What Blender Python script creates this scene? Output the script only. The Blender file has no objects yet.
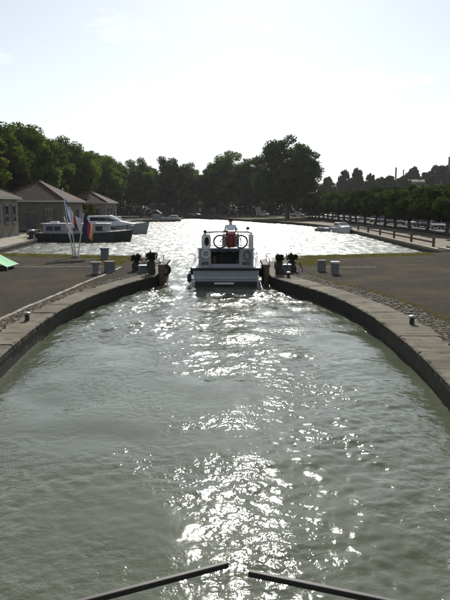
import bpy, bmesh, math, random
import numpy as np
from mathutils import Vector, Matrix, geometry

# ------------------------------------------------------------------ camera, sky, sun, exposure
S = bpy.context.scene
COL = S.collection
R = math.radians
SUN_EL, SUN_AZ = R(34.0), R(2.6)          # azimuth clockwise from +Y (straight ahead)

cam = bpy.data.cameras.new('camera')
cam.sensor_fit = 'VERTICAL'; cam.sensor_height = 36.0; cam.lens = 35.0
cam.clip_start = 0.05; cam.clip_end = 6000
co = bpy.data.objects.new('camera', cam); COL.objects.link(co)
co.location = (0, 0, 4.0); co.rotation_euler = (R(90 - 9.16), 0, 0)
S.camera = co

W = bpy.data.worlds.new('World'); S.world = W; W.use_nodes = True
nt = W.node_tree; N = nt.nodes; L = nt.links
bg = N['Background']
sky = N.new('ShaderNodeTexSky'); sky.sky_type = 'NISHITA'; sky.sun_disc = False
sky.sun_elevation = SUN_EL; sky.sun_rotation = SUN_AZ
sky.air_density = 1.0; sky.dust_density = 0.4; sky.ozone_density = 2.0
hs = N.new('ShaderNodeHueSaturation'); hs.inputs['Saturation'].default_value = 0.36
tint = N.new('ShaderNodeMixRGB'); tint.blend_type = 'MULTIPLY'; tint.inputs[0].default_value = 1.0; tint.inputs[2].default_value = (0.90, 1.0, 1.03, 1)   # cool white balance of the photograph
L.new(sky.outputs[0], tint.inputs[1]); L.new(tint.outputs[0], hs.inputs['Color'])
# thin fair-weather wisps, all over the sky
tc = N.new('ShaderNodeTexCoord'); mp = N.new('ShaderNodeMapping')
mp.inputs['Scale'].default_value = (5.0, 5.0, 17.0); mp.inputs['Location'].default_value = (3.636, 4.812, 4.572)
ns = N.new('ShaderNodeTexNoise'); ns.inputs['Scale'].default_value = 1.0; ns.inputs['Detail'].default_value = 7
ns.inputs['Roughness'].default_value = 0.6
rp = N.new('ShaderNodeMapRange'); rp.inputs[1].default_value = 0.57; rp.inputs[2].default_value = 0.76
rp.inputs[3].default_value = 0.0; rp.inputs[4].default_value = 0.7
mx = N.new('ShaderNodeMixRGB'); mx.inputs[2].default_value = (11, 11, 10.8, 1)
L.new(tc.outputs['Generated'], mp.inputs[0]); L.new(mp.outputs[0], ns.inputs['Vector'])
L.new(ns.outputs[0], rp.inputs[0]); L.new(rp.outputs[0], mx.inputs[0]); L.new(hs.outputs[0], mx.inputs[1])
L.new(mx.outputs[0], bg.inputs['Color']); bg.inputs['Strength'].default_value = 0.094

sl = bpy.data.lights.new('sun', 'SUN'); sl.energy = 4.7; sl.angle = R(0.53); sl.color = (1.0, 0.955, 0.88)
so = bpy.data.objects.new('sun', sl); COL.objects.link(so)
sd = Vector((math.sin(SUN_AZ) * math.cos(SUN_EL), math.cos(SUN_AZ) * math.cos(SUN_EL), math.sin(SUN_EL)))
so.rotation_euler = sd.to_track_quat('Z', 'Y').to_euler(); so.location = (0, -8, 60)

S.view_settings.view_transform = 'Standard'; S.view_settings.look = 'None'
S.view_settings.exposure = 0.2; S.view_settings.gamma = 1.0; S.view_settings.use_curve_mapping = False
S.render.engine = 'CYCLES'
S.cycles.max_bounces = 6; S.cycles.transparent_max_bounces = 8; S.cycles.use_denoising = True
S.cycles.caustics_reflective = False; S.cycles.caustics_refractive = False

# ------------------------------------------------------------------ helpers
QZ = 0.5                                   # level of the quays above the water

def mat(name, col, rough=0.8, var=0.0, scale=4.0, bump=0.0, bscale=None, metal=0.0, spec=0.5, col2=None,
        stretch=None, detail=6, bdist=0.02, rnd=0.0, lo=0.35, hi=0.65, patch=None):
    m = bpy.data.materials.new(name); m.use_nodes = True
    n = m.node_tree.nodes; l = m.node_tree.links; b = n['Principled BSDF']
    b.inputs['Roughness'].default_value = rough; b.inputs['Metallic'].default_value = metal
    b.inputs['Specular IOR Level'].default_value = spec
    c4 = (*col, 1)
    b.inputs['Base Color'].default_value = c4
    t = n.new('ShaderNodeTexCoord'); vec = t.outputs['Object']
    if stretch:
        mpn = n.new('ShaderNodeMapping'); mpn.inputs['Scale'].default_value = stretch
        l.new(vec, mpn.inputs[0]); vec = mpn.outputs[0]
    out = None
    if var or col2:
        x = n.new('ShaderNodeTexNoise'); x.inputs['Scale'].default_value = scale; x.inputs['Detail'].default_value = detail
        x.inputs['Roughness'].default_value = 0.65
        l.new(vec, x.inputs['Vector'])
        r = n.new('ShaderNodeValToRGB'); r.color_ramp.elements[0].position = lo; r.color_ramp.elements[1].position = hi
        d = 1 - var; u = 1 + var
        a = col if col2 else tuple(q * d for q in col); e = col2 if col2 else tuple(min(q * u, 1) for q in col)
        r.color_ramp.elements[0].color = (*a, 1); r.color_ramp.elements[1].color = (*e, 1)
        l.new(x.outputs[0], r.inputs[0]); out = r.outputs[0]
    if patch:
        pc, psc, plo, phi = patch
        pn = n.new('ShaderNodeTexNoise'); pn.inputs['Scale'].default_value = psc; pn.inputs['Detail'].default_value = 5; l.new(vec, pn.inputs['Vector'])
        pr = n.new('ShaderNodeMapRange'); pr.inputs[1].default_value = plo; pr.inputs[2].default_value = phi
        l.new(pn.outputs[0], pr.inputs[0])
        pm_ = n.new('ShaderNodeMixRGB'); pm_.inputs[2].default_value = (*pc, 1); l.new(pr.outputs[0], pm_.inputs[0]); l.new(out, pm_.inputs[1]); out = pm_.outputs[0]
    if rnd:
        oi = n.new('ShaderNodeObjectInfo'); h = n.new('ShaderNodeHueSaturation')
        mr = n.new('ShaderNodeMapRange'); mr.inputs[3].default_value = 1 - rnd; mr.inputs[4].default_value = 1 + rnd
        l.new(oi.outputs['Random'], mr.inputs[0]); l.new(mr.outputs[0], h.inputs['Value'])
        if out: l.new(out, h.inputs['Color'])
        else: h.inputs['Color'].default_value = c4
        out = h.outputs[0]
    if out: l.new(out, b.inputs['Base Color'])
    if bump:
        x2 = n.new('ShaderNodeTexNoise'); x2.inputs['Scale'].default_value = bscale or scale * 3; x2.inputs['Detail'].default_value = 5
        l.new(vec, x2.inputs['Vector'])
        bp = n.new('ShaderNodeBump'); bp.inputs['Strength'].default_value = bump; bp.inputs['Distance'].default_value = bdist
        l.new(x2.outputs[0], bp.inputs['Height']); l.new(bp.outputs[0], b.inputs['Normal'])
    return m

def leafmat(name, c1, c2, trans=0.35, scale=0.35):
    m = bpy.data.materials.new(name); m.use_nodes = True
    n = m.node_tree.nodes; l = m.node_tree.links; n.remove(n['Principled BSDF'])
    t = n.new('ShaderNodeTexCoord'); x = n.new('ShaderNodeTexNoise'); x.inputs['Scale'].default_value = scale; x.inputs['Detail'].default_value = 4
    oi = n.new('ShaderNodeObjectInfo')
    l.new(t.outputs['Object'], x.inputs['Vector'])
    r = n.new('ShaderNodeValToRGB'); r.color_ramp.elements[0].position = 0.35; r.color_ramp.elements[1].position = 0.68
    r.color_ramp.elements[0].color = (*c1, 1); r.color_ramp.elements[1].color = (*c2, 1)
    l.new(x.outputs[0], r.inputs[0])
    h = n.new('ShaderNodeHueSaturation'); mr = n.new('ShaderNodeMapRange'); mr.inputs[3].default_value = 0.8; mr.inputs[4].default_value = 1.2
    l.new(oi.outputs['Random'], mr.inputs[0]); l.new(mr.outputs[0], h.inputs['Value']); l.new(r.outputs[0], h.inputs['Color'])
    d = n.new('ShaderNodeBsdfDiffuse'); tr = n.new('ShaderNodeBsdfTranslucent'); ms = n.new('ShaderNodeMixShader'); ms.inputs[0].default_value = trans
    l.new(h.outputs[0], d.inputs[0]); l.new(h.outputs[0], tr.inputs[0])
    l.new(d.outputs[0], ms.inputs[1]); l.new(tr.outputs[0], ms.inputs[2]); l.new(ms.outputs[0], n['Material Output'].inputs[0])
    return m

class MB:
    def __init__(s): s.v = []; s.f = []
    def add(s, vs, fs):
        o = len(s.v); s.v += [tuple(q) for q in vs]; s.f += [tuple(i + o for i in q) for q in fs]; return s
    def box(s, c, d, rz=0, rx=0, ry=0, taper=1.0):
        x, y, z = d[0] / 2, d[1] / 2, d[2] / 2
        M = Matrix.Rotation(rz, 3, 'Z') @ Matrix.Rotation(ry, 3, 'Y') @ Matrix.Rotation(rx, 3, 'X')
        P = [(-x, -y, -z), (x, -y, -z), (x, y, -z), (-x, y, -z), (-x * taper, -y * taper, z), (x * taper, -y * taper, z), (x * taper, y * taper, z), (-x * taper, y * taper, z)]
        return s.add([M @ Vector(p) + Vector(c) for p in P], [(3, 2, 1, 0), (4, 5, 6, 7), (0, 1, 5, 4), (1, 2, 6, 5), (2, 3, 7, 6), (3, 0, 4, 7)])
    def loft(s, rings, cap=True, closed=True):
        n = len(rings[0]); vs = [p for r in rings for p in r]; fs = []
        for i in range(len(rings) - 1):
            for j in range(n if closed else n - 1):
                k = (j + 1) % n; fs.append((i * n + j, i * n + k, (i + 1) * n + k, (i + 1) * n + j))
        if cap: fs.append(tuple(range(n))[::-1]); fs.append(tuple((len(rings) - 1) * n + j for j in range(n)))
        return s.add(vs, fs)
    def tube(s, pts, r, n=8, closed=False):
        pts = [Vector(p) for p in pts]; rs = r if isinstance(r, (list, tuple)) else [r] * len(pts); rings = []
        u = None
        for i, p in enumerate(pts):
            if closed: t = pts[(i + 1) % len(pts)] - pts[i - 1]
            else: t = pts[min(i + 1, len(pts) - 1)] - pts[max(i - 1, 0)]
            t.normalize()
            if u is None: u = t.orthogonal().normalized()
            else:
                u = u - t * u.dot(t); u = u.normalized() if u.length > 1e-6 else t.orthogonal().normalized()
            w = t.cross(u)
            rings.append([p + (u * math.cos(a) + w * math.sin(a)) * rs[i] for a in (2 * math.pi * k / n for k in range(n))])
        if closed: rings.append(rings[0])
        return s.loft(rings, cap=not closed)
    def lathe(s, prof, c=(0, 0, 0), n=16):
        c = Vector(c)
        return s.loft([[c + Vector((r * math.cos(2 * math.pi * k / n), r * math.sin(2 * math.pi * k / n), z)) for k in range(n)] for r, z in prof])
    def quad(s, a, b, c, d): return s.add([a, b, c, d], [(0, 1, 2, 3)])
    def mesh(s, name, m, smooth=False):
        me = bpy.data.meshes.new(name); me.from_pydata(s.v, [], s.f); me.update()
        if m: me.materials.append(m)
        if smooth: me.polygons.foreach_set('use_smooth', [True] * len(me.polygons))
        return me
    def build(s, name, m, parent=None, smooth=False, bevel=0, fix=True):
        me = s.mesh(name, m, smooth)
        if fix:
            bm = bmesh.new(); bm.from_mesh(me); bmesh.ops.recalc_face_normals(bm, faces=bm.faces); bm.to_mesh(me); bm.free()
        o = bpy.data.objects.new(name, me); COL.objects.link(o)
        if parent: o.parent = parent
        if bevel:
            b = o.modifiers.new('bevel', 'BEVEL'); b.width = bevel; b.segments = 2; b.limit_method = 'ANGLE'
        return o

def tag(o, label=None, cat=None, group=None, kind=None):
    if label: o['label'] = label
    if cat: o['category'] = cat
    if group: o['group'] = group
    if kind: o['kind'] = kind
    return o
def thing(name, loc, label, cat, group=None, rz=0):
    o = bpy.data.objects.new(name, None); COL.objects.link(o); o.location = loc; o.rotation_euler = (0, 0, rz)
    o.empty_display_size = 0.3
    return tag(o, label, cat, group)
def copy_tree(o, parent=None):
    c = o.copy(); COL.objects.link(c); c.parent = parent
    for ch in o.children: copy_tree(ch, c)
    return c
def catmull(P, n=8):
    out = []
    P = [Vector((*p, 0)) if len(p) == 2 else Vector(p) for p in P]
    Q = [P[0] * 2 - P[1]] + P + [P[-1] * 2 - P[-2]]
    for i in range(1, len(Q) - 2):
        for k in range(n):
            t = k / n; a, b, c, d = Q[i - 1:i + 3]
            out.append(0.5 * ((2 * b) + (c - a) * t + (2 * a - 5 * b + 4 * c - d) * t * t + (3 * b - a - 3 * c + d) * t ** 3))
    out.append(P[-1]); return out
def resample(pts, step):
    d = [0]
    for a, b in zip(pts, pts[1:]): d.append(d[-1] + (b - a).length)
    n = max(1, round(d[-1] / step)); out = []; j = 0
    for i in range(n + 1):
        s = d[-1] * i / n
        while j < len(pts) - 2 and d[j + 1] < s: j += 1
        t = (s - d[j]) / max(d[j + 1] - d[j], 1e-9); out.append(pts[j].lerp(pts[j + 1], t))
    return out
ORD = ['first', 'second', 'third', 'fourth', 'fifth', 'sixth', 'seventh', 'eighth', 'ninth', 'tenth', 'eleventh', 'twelfth',
       'thirteenth', 'fourteenth', 'fifteenth', 'sixteenth', 'seventeenth', 'eighteenth', 'nineteenth', 'twentieth']

# ------------------------------------------------------------------ materials
M = {}
M['gravel'] = mat('gravel', (0.034, 0.029, 0.025), 0.95, scale=9, patch=((0.088, 0.077, 0.052), 0.45, 0.46, 0.72), col2=(0.080, 0.070, 0.059), bump=0.9, bscale=60, bdist=0.02, detail=10, spec=0.02, lo=0.3, hi=0.72)
M['coping'] = mat('coping', (0.10, 0.088, 0.066), 0.85, scale=2.2, col2=(0.19, 0.168, 0.128), bump=0.5, bscale=30, bdist=0.012, rnd=0.14, spec=0.08, patch=((0.075, 0.066, 0.045), 1.1, 0.48, 0.75))
M['pale_stone'] = mat('pale_stone', (0.14, 0.125, 0.10), 0.85, scale=3, col2=(0.27, 0.245, 0.195), bump=0.4, bscale=25, rnd=0.12, spec=0.3)
M['wet_shaded_wall'] = mat('wet_shaded_wall', (0.010, 0.011, 0.008), 0.7, spec=0.25, scale=3, col2=(0.034, 0.032, 0.024), bump=0.8, bscale=14, bdist=0.03)
M['cobble'] = mat('cobble', (0.07, 0.062, 0.05), 0.9, scale=6, col2=(0.22, 0.195, 0.155), bump=0.3, bscale=40, spec=0.25, detail=2)
M['pebble'] = mat('pebble', (0.12, 0.11, 0.10), 0.9, scale=5, col2=(0.30, 0.27, 0.23), spec=0.25)
M['quay_pave'] = mat('quay_pave', (0.20, 0.18, 0.145), 0.9, scale=0.9, col2=(0.32, 0.285, 0.225), bump=0.4, bscale=20, spec=0.2)
M['sand_path'] = mat('sand_path', (0.15, 0.13, 0.10), 0.95, scale=0.5, col2=(0.25, 0.22, 0.165), bump=0.4, bscale=20, spec=0.2)
M['asphalt'] = mat('asphalt', (0.045, 0.045, 0.045), 0.9, var=0.25, scale=3, bump=0.3, bscale=80, spec=0.3)
M['lawn'] = mat('lawn', (0.05, 0.062, 0.018), 0.95, scale=0.7, col2=(0.12, 0.12, 0.04), bump=0.6, bscale=12, spec=0.1)
M['grass'] = leafmat('grass', (0.10, 0.11, 0.03), (0.24, 0.20, 0.075), 0.4, 1.5)
M['bark'] = mat('bark', (0.05, 0.042, 0.033), 0.95, scale=3, col2=(0.13, 0.115, 0.09), bump=0.6, bscale=12)
M['leaf_a'] = leafmat('leaf_a', (0.030, 0.055, 0.010), (0.15, 0.195, 0.032), 0.52)
M['leaf_b'] = leafmat('leaf_b', (0.020, 0.036, 0.010), (0.075, 0.105, 0.022), 0.42)
M['leaf_far'] = leafmat('leaf_far', (0.028, 0.045, 0.018), (0.055, 0.075, 0.028), 0.25); M['leaf_dark'] = leafmat('leaf_dark', (0.018, 0.026, 0.012), (0.04, 0.048, 0.02), 0.15)
M['iron'] = mat('iron', (0.022, 0.021, 0.02), 0.5, var=0.3, scale=12, metal=0.3)
M['iron_worn'] = mat('iron_worn', (0.35, 0.34, 0.32), 0.35, var=0.25, scale=20, metal=0.7)
M['rust'] = mat('rust', (0.035, 0.02, 0.015), 0.8, var=0.4, scale=8, bump=0.3)
M['gate_wood'] = mat('gate_wood', (0.10, 0.065, 0.042), 0.85, var=0.35, scale=3, stretch=(1, 1, 8), bump=0.3)
M['rail_metal'] = mat('rail_metal', (0.025, 0.022, 0.021), 0.6, var=0.3, scale=25, metal=0.1, bump=0.15, bscale=120, bdist=0.003)
M['rubber'] = mat('rubber', (0.02, 0.02, 0.02), 0.75, var=0.3, scale=15)
M['concrete'] = mat('concrete', (0.16, 0.16, 0.155), 0.9, var=0.25, scale=5, bump=0.3, bscale=30)
M['grey_box'] = mat('grey_box', (0.115, 0.125, 0.135), 0.6, var=0.15, scale=6)
M['cap_pale'] = mat('cap_pale', (0.42, 0.42, 0.40), 0.7, var=0.15, scale=6)
M['gel'] = mat('gel', (0.62, 0.64, 0.66), 0.28, var=0.05, scale=2)
M['gel_grey'] = mat('gel_grey', (0.27, 0.285, 0.31), 0.35, var=0.08, scale=2)
M['gel_blue'] = mat('gel_blue', (0.20, 0.26, 0.33), 0.3, var=0.08, scale=2)
M['deck'] = mat('deck', (0.36, 0.35, 0.33), 0.7, var=0.1, scale=3)
M['black_hull'] = mat('black_hull', (0.012, 0.012, 0.014), 0.4, var=0.3, scale=3)
M['navy'] = mat('navy', (0.02, 0.03, 0.07), 0.6)
M['black'] = mat('black', (0.012, 0.012, 0.012), 0.6)
M['glass'] = mat('glass', (0.015, 0.018, 0.02), 0.06, spec=0.8)
M['steel'] = mat('steel', (0.5, 0.5, 0.5), 0.25, metal=0.9)
M['red'] = mat('red', (0.20, 0.02, 0.024), 0.7, var=0.2, scale=20)
M['plaster'] = mat('plaster', (0.17, 0.148, 0.115), 0.95, scale=1.1, col2=(0.26, 0.228, 0.175), bump=0.2, bscale=20)
M['plaster_b'] = mat('plaster_b', (0.11, 0.095, 0.072), 0.95, scale=1.1, col2=(0.17, 0.145, 0.11), bump=0.2, bscale=20)
M['fascia'] = mat('fascia', (0.45, 0.42, 0.36), 0.8, var=0.1)
M['shutter'] = mat('shutter', (0.075, 0.085, 0.09), 0.7, var=0.15, scale=5)
M['town_wall'] = mat('town_wall', (0.17, 0.155, 0.135), 0.95, var=0.2, scale=0.4, rnd=0.2)
M['town_pale'] = mat('town_pale', (0.20, 0.19, 0.17), 0.95, var=0.12, scale=0.4, rnd=0.1)
M['hill'] = mat('hill', (0.06, 0.065, 0.03), 0.95, scale=0.08, col2=(0.12, 0.115, 0.06))
M['skin'] = mat('skin', (0.42, 0.24, 0.16), 0.6)
M['hair'] = mat('hair', (0.025, 0.017, 0.012), 0.7)
M['shirt'] = mat('shirt', (0.55, 0.60, 0.70), 0.9, var=0.06, scale=10)
M['trousers'] = mat('trousers', (0.03, 0.035, 0.05), 0.9)
def tilemat(name, a, b, direc='X'):
    m = mat(name, a, 0.9, scale=2.5, col2=b, spec=0.2)
    n = m.node_tree.nodes; l = m.node_tree.links; bs = n['Principled BSDF']
    t = n.new('ShaderNodeTexCoord'); w = n.new('ShaderNodeTexWave'); w.inputs['Scale'].default_value = 1.0
    w.inputs['Distortion'].default_value = 0.6; w.wave_type = 'BANDS'; w.bands_direction = direc
    l.new(t.outputs['Object'], w.inputs['Vector'])
    bp = n.new('ShaderNodeBump'); bp.inputs['Strength'].default_value = 0.8; bp.inputs['Distance'].default_value = 0.06
    l.new(w.outputs[0], bp.inputs['Height']); l.new(bp.outputs[0], bs.inputs['Normal'])
    return m
M['tile'] = tilemat('tile', (0.045, 0.031, 0.026), (0.12, 0.08, 0.062)); M['tile_side'] = tilemat('tile_side', (0.045, 0.031, 0.026), (0.12, 0.08, 0.062), 'Y')
M['tile_far'] = mat('tile_far', (0.10, 0.075, 0.06), 0.9, var=0.25, scale=0.8, rnd=0.15)

def water_mat():
    m = bpy.data.materials.new('water'); m.use_nodes = True
    n = m.node_tree.nodes; l = m.node_tree.links; b = n['Principled BSDF']
    b.inputs['IOR'].default_value = 1.50
    t = n.new('ShaderNodeTexCoord'); sp = n.new('ShaderNodeSeparateXYZ'); l.new(t.outputs['Object'], sp.inputs[0])
    # silt in the lock churned up, the open basin ruffled by the wind
    nz = n.new('ShaderNodeTexNoise'); nz.inputs['Scale'].default_value = 0.35; nz.inputs['Detail'].default_value = 4
    l.new(t.outputs['Object'], nz.inputs['Vector'])
    cr = n.new('ShaderNodeValToRGB'); cr.color_ramp.elements[0].position = 0.3; cr.color_ramp.elements[1].position = 0.7
    cr.color_ramp.elements[0].color = (0.070, 0.082, 0.052, 1); cr.color_ramp.elements[1].color = (0.098, 0.112, 0.074, 1)
    l.new(nz.outputs[0], cr.inputs[0]); l.new(cr.outputs[0], b.inputs['Base Color'])
    rm = n.new('ShaderNodeMapRange'); rm.inputs[1].default_value = 11; rm.inputs[2].default_value = 52
    rm.inputs[3].default_value = 0.08; rm.inputs[4].default_value = 0.33
    l.new(sp.outputs['Y'], rm.inputs[0])
    gm = n.new('ShaderNodeMapping'); gm.inputs['Scale'].default_value = (2.6, 0.5, 1); l.new(t.outputs['Object'], gm.inputs[0])
    gn = n.new('ShaderNodeTexNoise'); gn.inputs['Scale'].default_value = 1.0; gn.inputs['Detail'].default_value = 3; gn.inputs['Roughness'].default_value = 0.7; l.new(gm.outputs[0], gn.inputs['Vector'])
    gr = n.new('ShaderNodeMapRange'); gr.inputs[1].default_value = 0.36; gr.inputs[2].default_value = 0.64; gr.inputs[3].default_value = 0.55; gr.inputs[4].default_value = 1.3
    mu = n.new('ShaderNodeMath'); mu.operation = 'MULTIPLY'; l.new(gn.outputs[0], gr.inputs[0]); l.new(gr.outputs[0], mu.inputs[0]); l.new(rm.outputs[0], mu.inputs[1])
    l.new(mu.outputs[0], b.inputs['Roughness'])
    def noise(sc, det):
        x = n.new('ShaderNodeTexNoise'); x.inputs['Scale'].default_value = sc; x.inputs['Detail'].default_value = det
        x.inputs['Roughness'].default_value = 0.5; l.new(t.outputs['Object'], x.inputs['Vector']); return x
    n1 = noise(5.5, 3); n2 = noise(0.45, 2)
    pm = n.new('ShaderNodeMapRange'); pm.inputs[1].default_value = 0.38; pm.inputs[2].default_value = 0.62
    pm.inputs[3].default_value = 0.15; pm.inputs[4].default_value = 1.0
    l.new(n2.outputs[0], pm.inputs[0])
    b1 = n.new('ShaderNodeBump'); b1.inputs['Distance'].default_value = 0.035
    l.new(pm.outputs[0], b1.inputs['Strength']); l.new(n1.outputs[0], b1.inputs['Height'])
    l.new(b1.outputs[0], b.inputs['Normal'])
    return m
M['water'] = water_mat()

# ------------------------------------------------------------------ the shape of the lock and the basin
LW = catmull([(-3.4, -12), (-3.4, -6), (-3.4, 0), (-3.4, 2.2), (-4.2, 5), (-4.8, 8.2), (-5.15, 12.2), (-5.45, 15.6), (-5.55, 18.8), (-5.35, 21.6), (-4.78, 25), (-4.02, 27.7), (-3.42, 29.4)])
RW = catmull([(2.5, -12), (2.5, -6), (2.5, 0), (2.5, 2.2), (3.4, 5), (4.02, 8), (4.4, 10.9), (4.63, 13.9), (4.71, 17), (4.66, 19), (4.38, 21.5), (3.82, 24.1), (3.0, 26.5), (2.3, 28.95)])
V2 = lambda p: Vector((p[0], p[1], 0))
NL = [V2(p) for p in [(-3.42, 29.4), (-3.42, 34), (-4.6, 39.0), (-6.2, 40.8)]]           # entrance, left
NR = [V2(p) for p in [(2.3, 28.95), (2.3, 34), (3.6, 39.2), (5.2, 41.2)]]
BL = [V2(p) for p in [(-6.2, 40.8), (-15, 42.9), (-30, 45)]]
BR = [V2(p) for p in [(5.2, 41.2), (15.2, 44.2), (17.6, 45)]]
QL = [V2(p) for p in [(-30, 46.5), (-18.9, 47.5), (-20.3, 63.2), (-22.6, 65), (-22.6, 148), (-12.6, 152)]]
FS = [V2(p) for p in [(-12.6, 152), (-13.2, 196), (-9.5, 199), (3, 160), (14.2, 129), (16.8, 118.5), (19.2, 97)]]
QR = [V2(p) for p in [(19.2, 97), (17.3, 48), (17.6, 45)]]
hole = LW + NL[1:] + BL[1:] + QL + FS[1:] + QR[1:-1] + BR[::-1][:-1] + NR[::-1][:-1] + RW[::-1]
B = 3500
outer = [Vector(p) for p in [(-B, -B, 0), (B, -B, 0), (B, B, 0), (-B, B, 0)]]
tris = geometry.tessellate_polygon([outer, hole])
g = MB(); g.v = [(p.x, p.y, QZ) for p in outer + hole]; g.f = [tuple(t) for t in tris]
tag(g.build('ground', M['gravel']), kind='structure')
for p in bpy.data.objects['ground'].data.polygons:
    if p.normal.z < 0: p.flip()

# water: one sheet with real waves
def build_water():
    ys = [-40, -20, -10, -4, 0]; y = 1.0
    while y < 215: ys.append(y); y += max(0.035, 0.0034 * y)
    ys = np.array(ys); nc = 540
    half = np.interp(ys, [-40, 29, 44, 230], [6.3, 6.3, 31, 31])
    u = np.linspace(-1, 1, nc)
    X = u[None, :] * half[:, None] + np.where(ys < 29, -0.45, 0)[:, None]; Y = np.repeat(ys[:, None], nc, 1)
    dx = 2 * half / nc; dy = np.gradient(ys); full = np.zeros(len(ys)); kept = np.zeros(len(ys)); wsum = np.zeros_like(X)
    rng = np.random.default_rng(4)
    patch = np.zeros_like(X)
    for i in range(9):
        a = rng.uniform(0, 6.28); lam = rng.uniform(2.5, 9); k = 6.283 / lam
        patch += np.sin(k * (np.cos(a) * X * 0.8 + np.sin(a) * Y * 0.7) + rng.uniform(0, 6.28))
    patch = np.clip(0.62 + 0.30 * patch, 0.12, 1.5)
    wind = np.interp(Y, [8, 13, 18, 25, 45], [0.92, 1.0, 1.5, 1.9, 1.35])
    Z = np.zeros_like(X); n = 76
    for i in range(n):
        lam = 0.13 * (3.0 / 0.13) ** ((i + rng.uniform(0, 1)) / n); k = 6.283 / lam
        a = rng.normal(1.9, 0.9); am = 0.0112 / k * np.interp(lam, [0.13, 0.5, 1.0, 3.0], [1.5, 1.1, 0.75, 0.7])
        ph = k * (np.cos(a) * X + np.sin(a) * Y) + rng.uniform(0, 6.28) + 0.5 * np.sin(0.7 * X + 0.4 * Y + i)
        at = np.clip((lam / (abs(np.cos(a)) * dx + abs(np.sin(a)) * dy) - 2.5) / 2.5, 0, 1)[:, None]; full += (am * k) ** 2; kept += (am * k * at[:, 0]) ** 2
        w = np.sin(ph); w = w + 0.25 * np.cos(2 * ph)
        Z += am * at * w * (patch if lam < 1.2 else 1.0)
    # wash thrown up by the boat's propeller
    r = np.hypot(X - 0.1, (Y - 26.5) * 0.55)
    Z += 0.009 * np.exp(-(r / 2.2) ** 2) * np.sin(5.2 * r + 1.5 * np.sin(2 * X)) 
    Z *= wind * np.clip(np.sqrt(full / np.maximum(kept, 1e-9)), 1, 1.7)[:, None]
    Z = np.where(Y < 0.5, 0, Z)
    v = np.stack([X, Y, Z], -1).reshape(-1, 3).astype(np.float32)
    nr = len(ys); idx = np.arange(nr * nc).reshape(nr, nc)
    q = np.stack([idx[:-1, :-1], idx[:-1, 1:], idx[1:, 1:], idx[1:, :-1]], -1).reshape(-1, 4).astype(np.int32)
    me = bpy.data.meshes.new('water'); me.vertices.add(len(v)); me.vertices.foreach_set('co', v.ravel())
    me.loops.add(q.size); me.loops.foreach_set('vertex_index', q.ravel()); me.polygons.add(len(q))
    me.polygons.foreach_set('loop_start', np.arange(0, q.size, 4, dtype=np.int32)); me.polygons.foreach_set('use_smooth', np.ones(len(q), bool))
    me.update(calc_edges=True); me.materials.append(M['water'])
    o = bpy.data.objects.new('water', me); COL.objects.link(o); tag(o, kind='structure')
build_water()

# sheets laid on the ground
def sheet(name, pts, m, z):
    b = MB(); b.add([(x, y, z) for x, y in pts], [tuple(range(len(pts)))])
    o = b.build(name, m); tag(o, kind='structure')
    for p in o.data.polygons:
        if p.normal.z < 0: p.flip()
    return o
sheet('quay_pavement', [(-18.95, 47.6), (-20.35, 63.3), (-22.65, 65.1), (-22.65, 148), (-24.5, 148), (-25.5, 66), (-24.6, 47.6)], M['quay_pave'], QZ + 0.004)
sheet('quay_path', [(17.6, 48), (19.5, 97), (17.2, 118.5), (15, 129), (19, 132), (27, 110), (26, 48)], M['sand_path'], QZ + 0.004)
sheet('road', [(28.2, 20), (28.2, 215), (44, 215), (44, 20)], M['asphalt'], QZ + 0.004)
sheet('lawn', [(5.4, 158.5), (1, 172), (4, 192), (18, 192), (21, 150), (17.5, 137), (14.6, 132)], M['lawn'], QZ + 0.004)
#sheet('far_lawn', [(-60, 206), (-60, 330), (27, 330), (27, 206)], M['lawn'], QZ + 0.004)
hb = MB(); nx, ny = 36, 36
for j in range(ny):
    for i in range(nx):
        x = 49 + i * 16; y = 70 + j * 16
        h = 13.5 * (1 / (1 + math.exp(-(x - 78) / 14))) + 1.5 * math.sin(x * 0.03 + y * 0.021) * min(1, (x - 41) / 40)
        if i == 0: h = -0.5
        hb.v.append((x, y, QZ + h))
hb.f = [(j * nx + i, j * nx + i + 1, (j + 1) * nx + i + 1, (j + 1) * nx + i) for j in range(ny - 1) for i in range(nx - 1)]
tag(hb.build('hill', M['hill'], smooth=True), kind='structure')
def hill_z(x, y): return QZ + 13.5 * (1 / (1 + math.exp(-(x - 78) / 14))) + 1.5 * math.sin(x * 0.03 + y * 0.021) * min(1, (x - 41) / 40)

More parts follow.
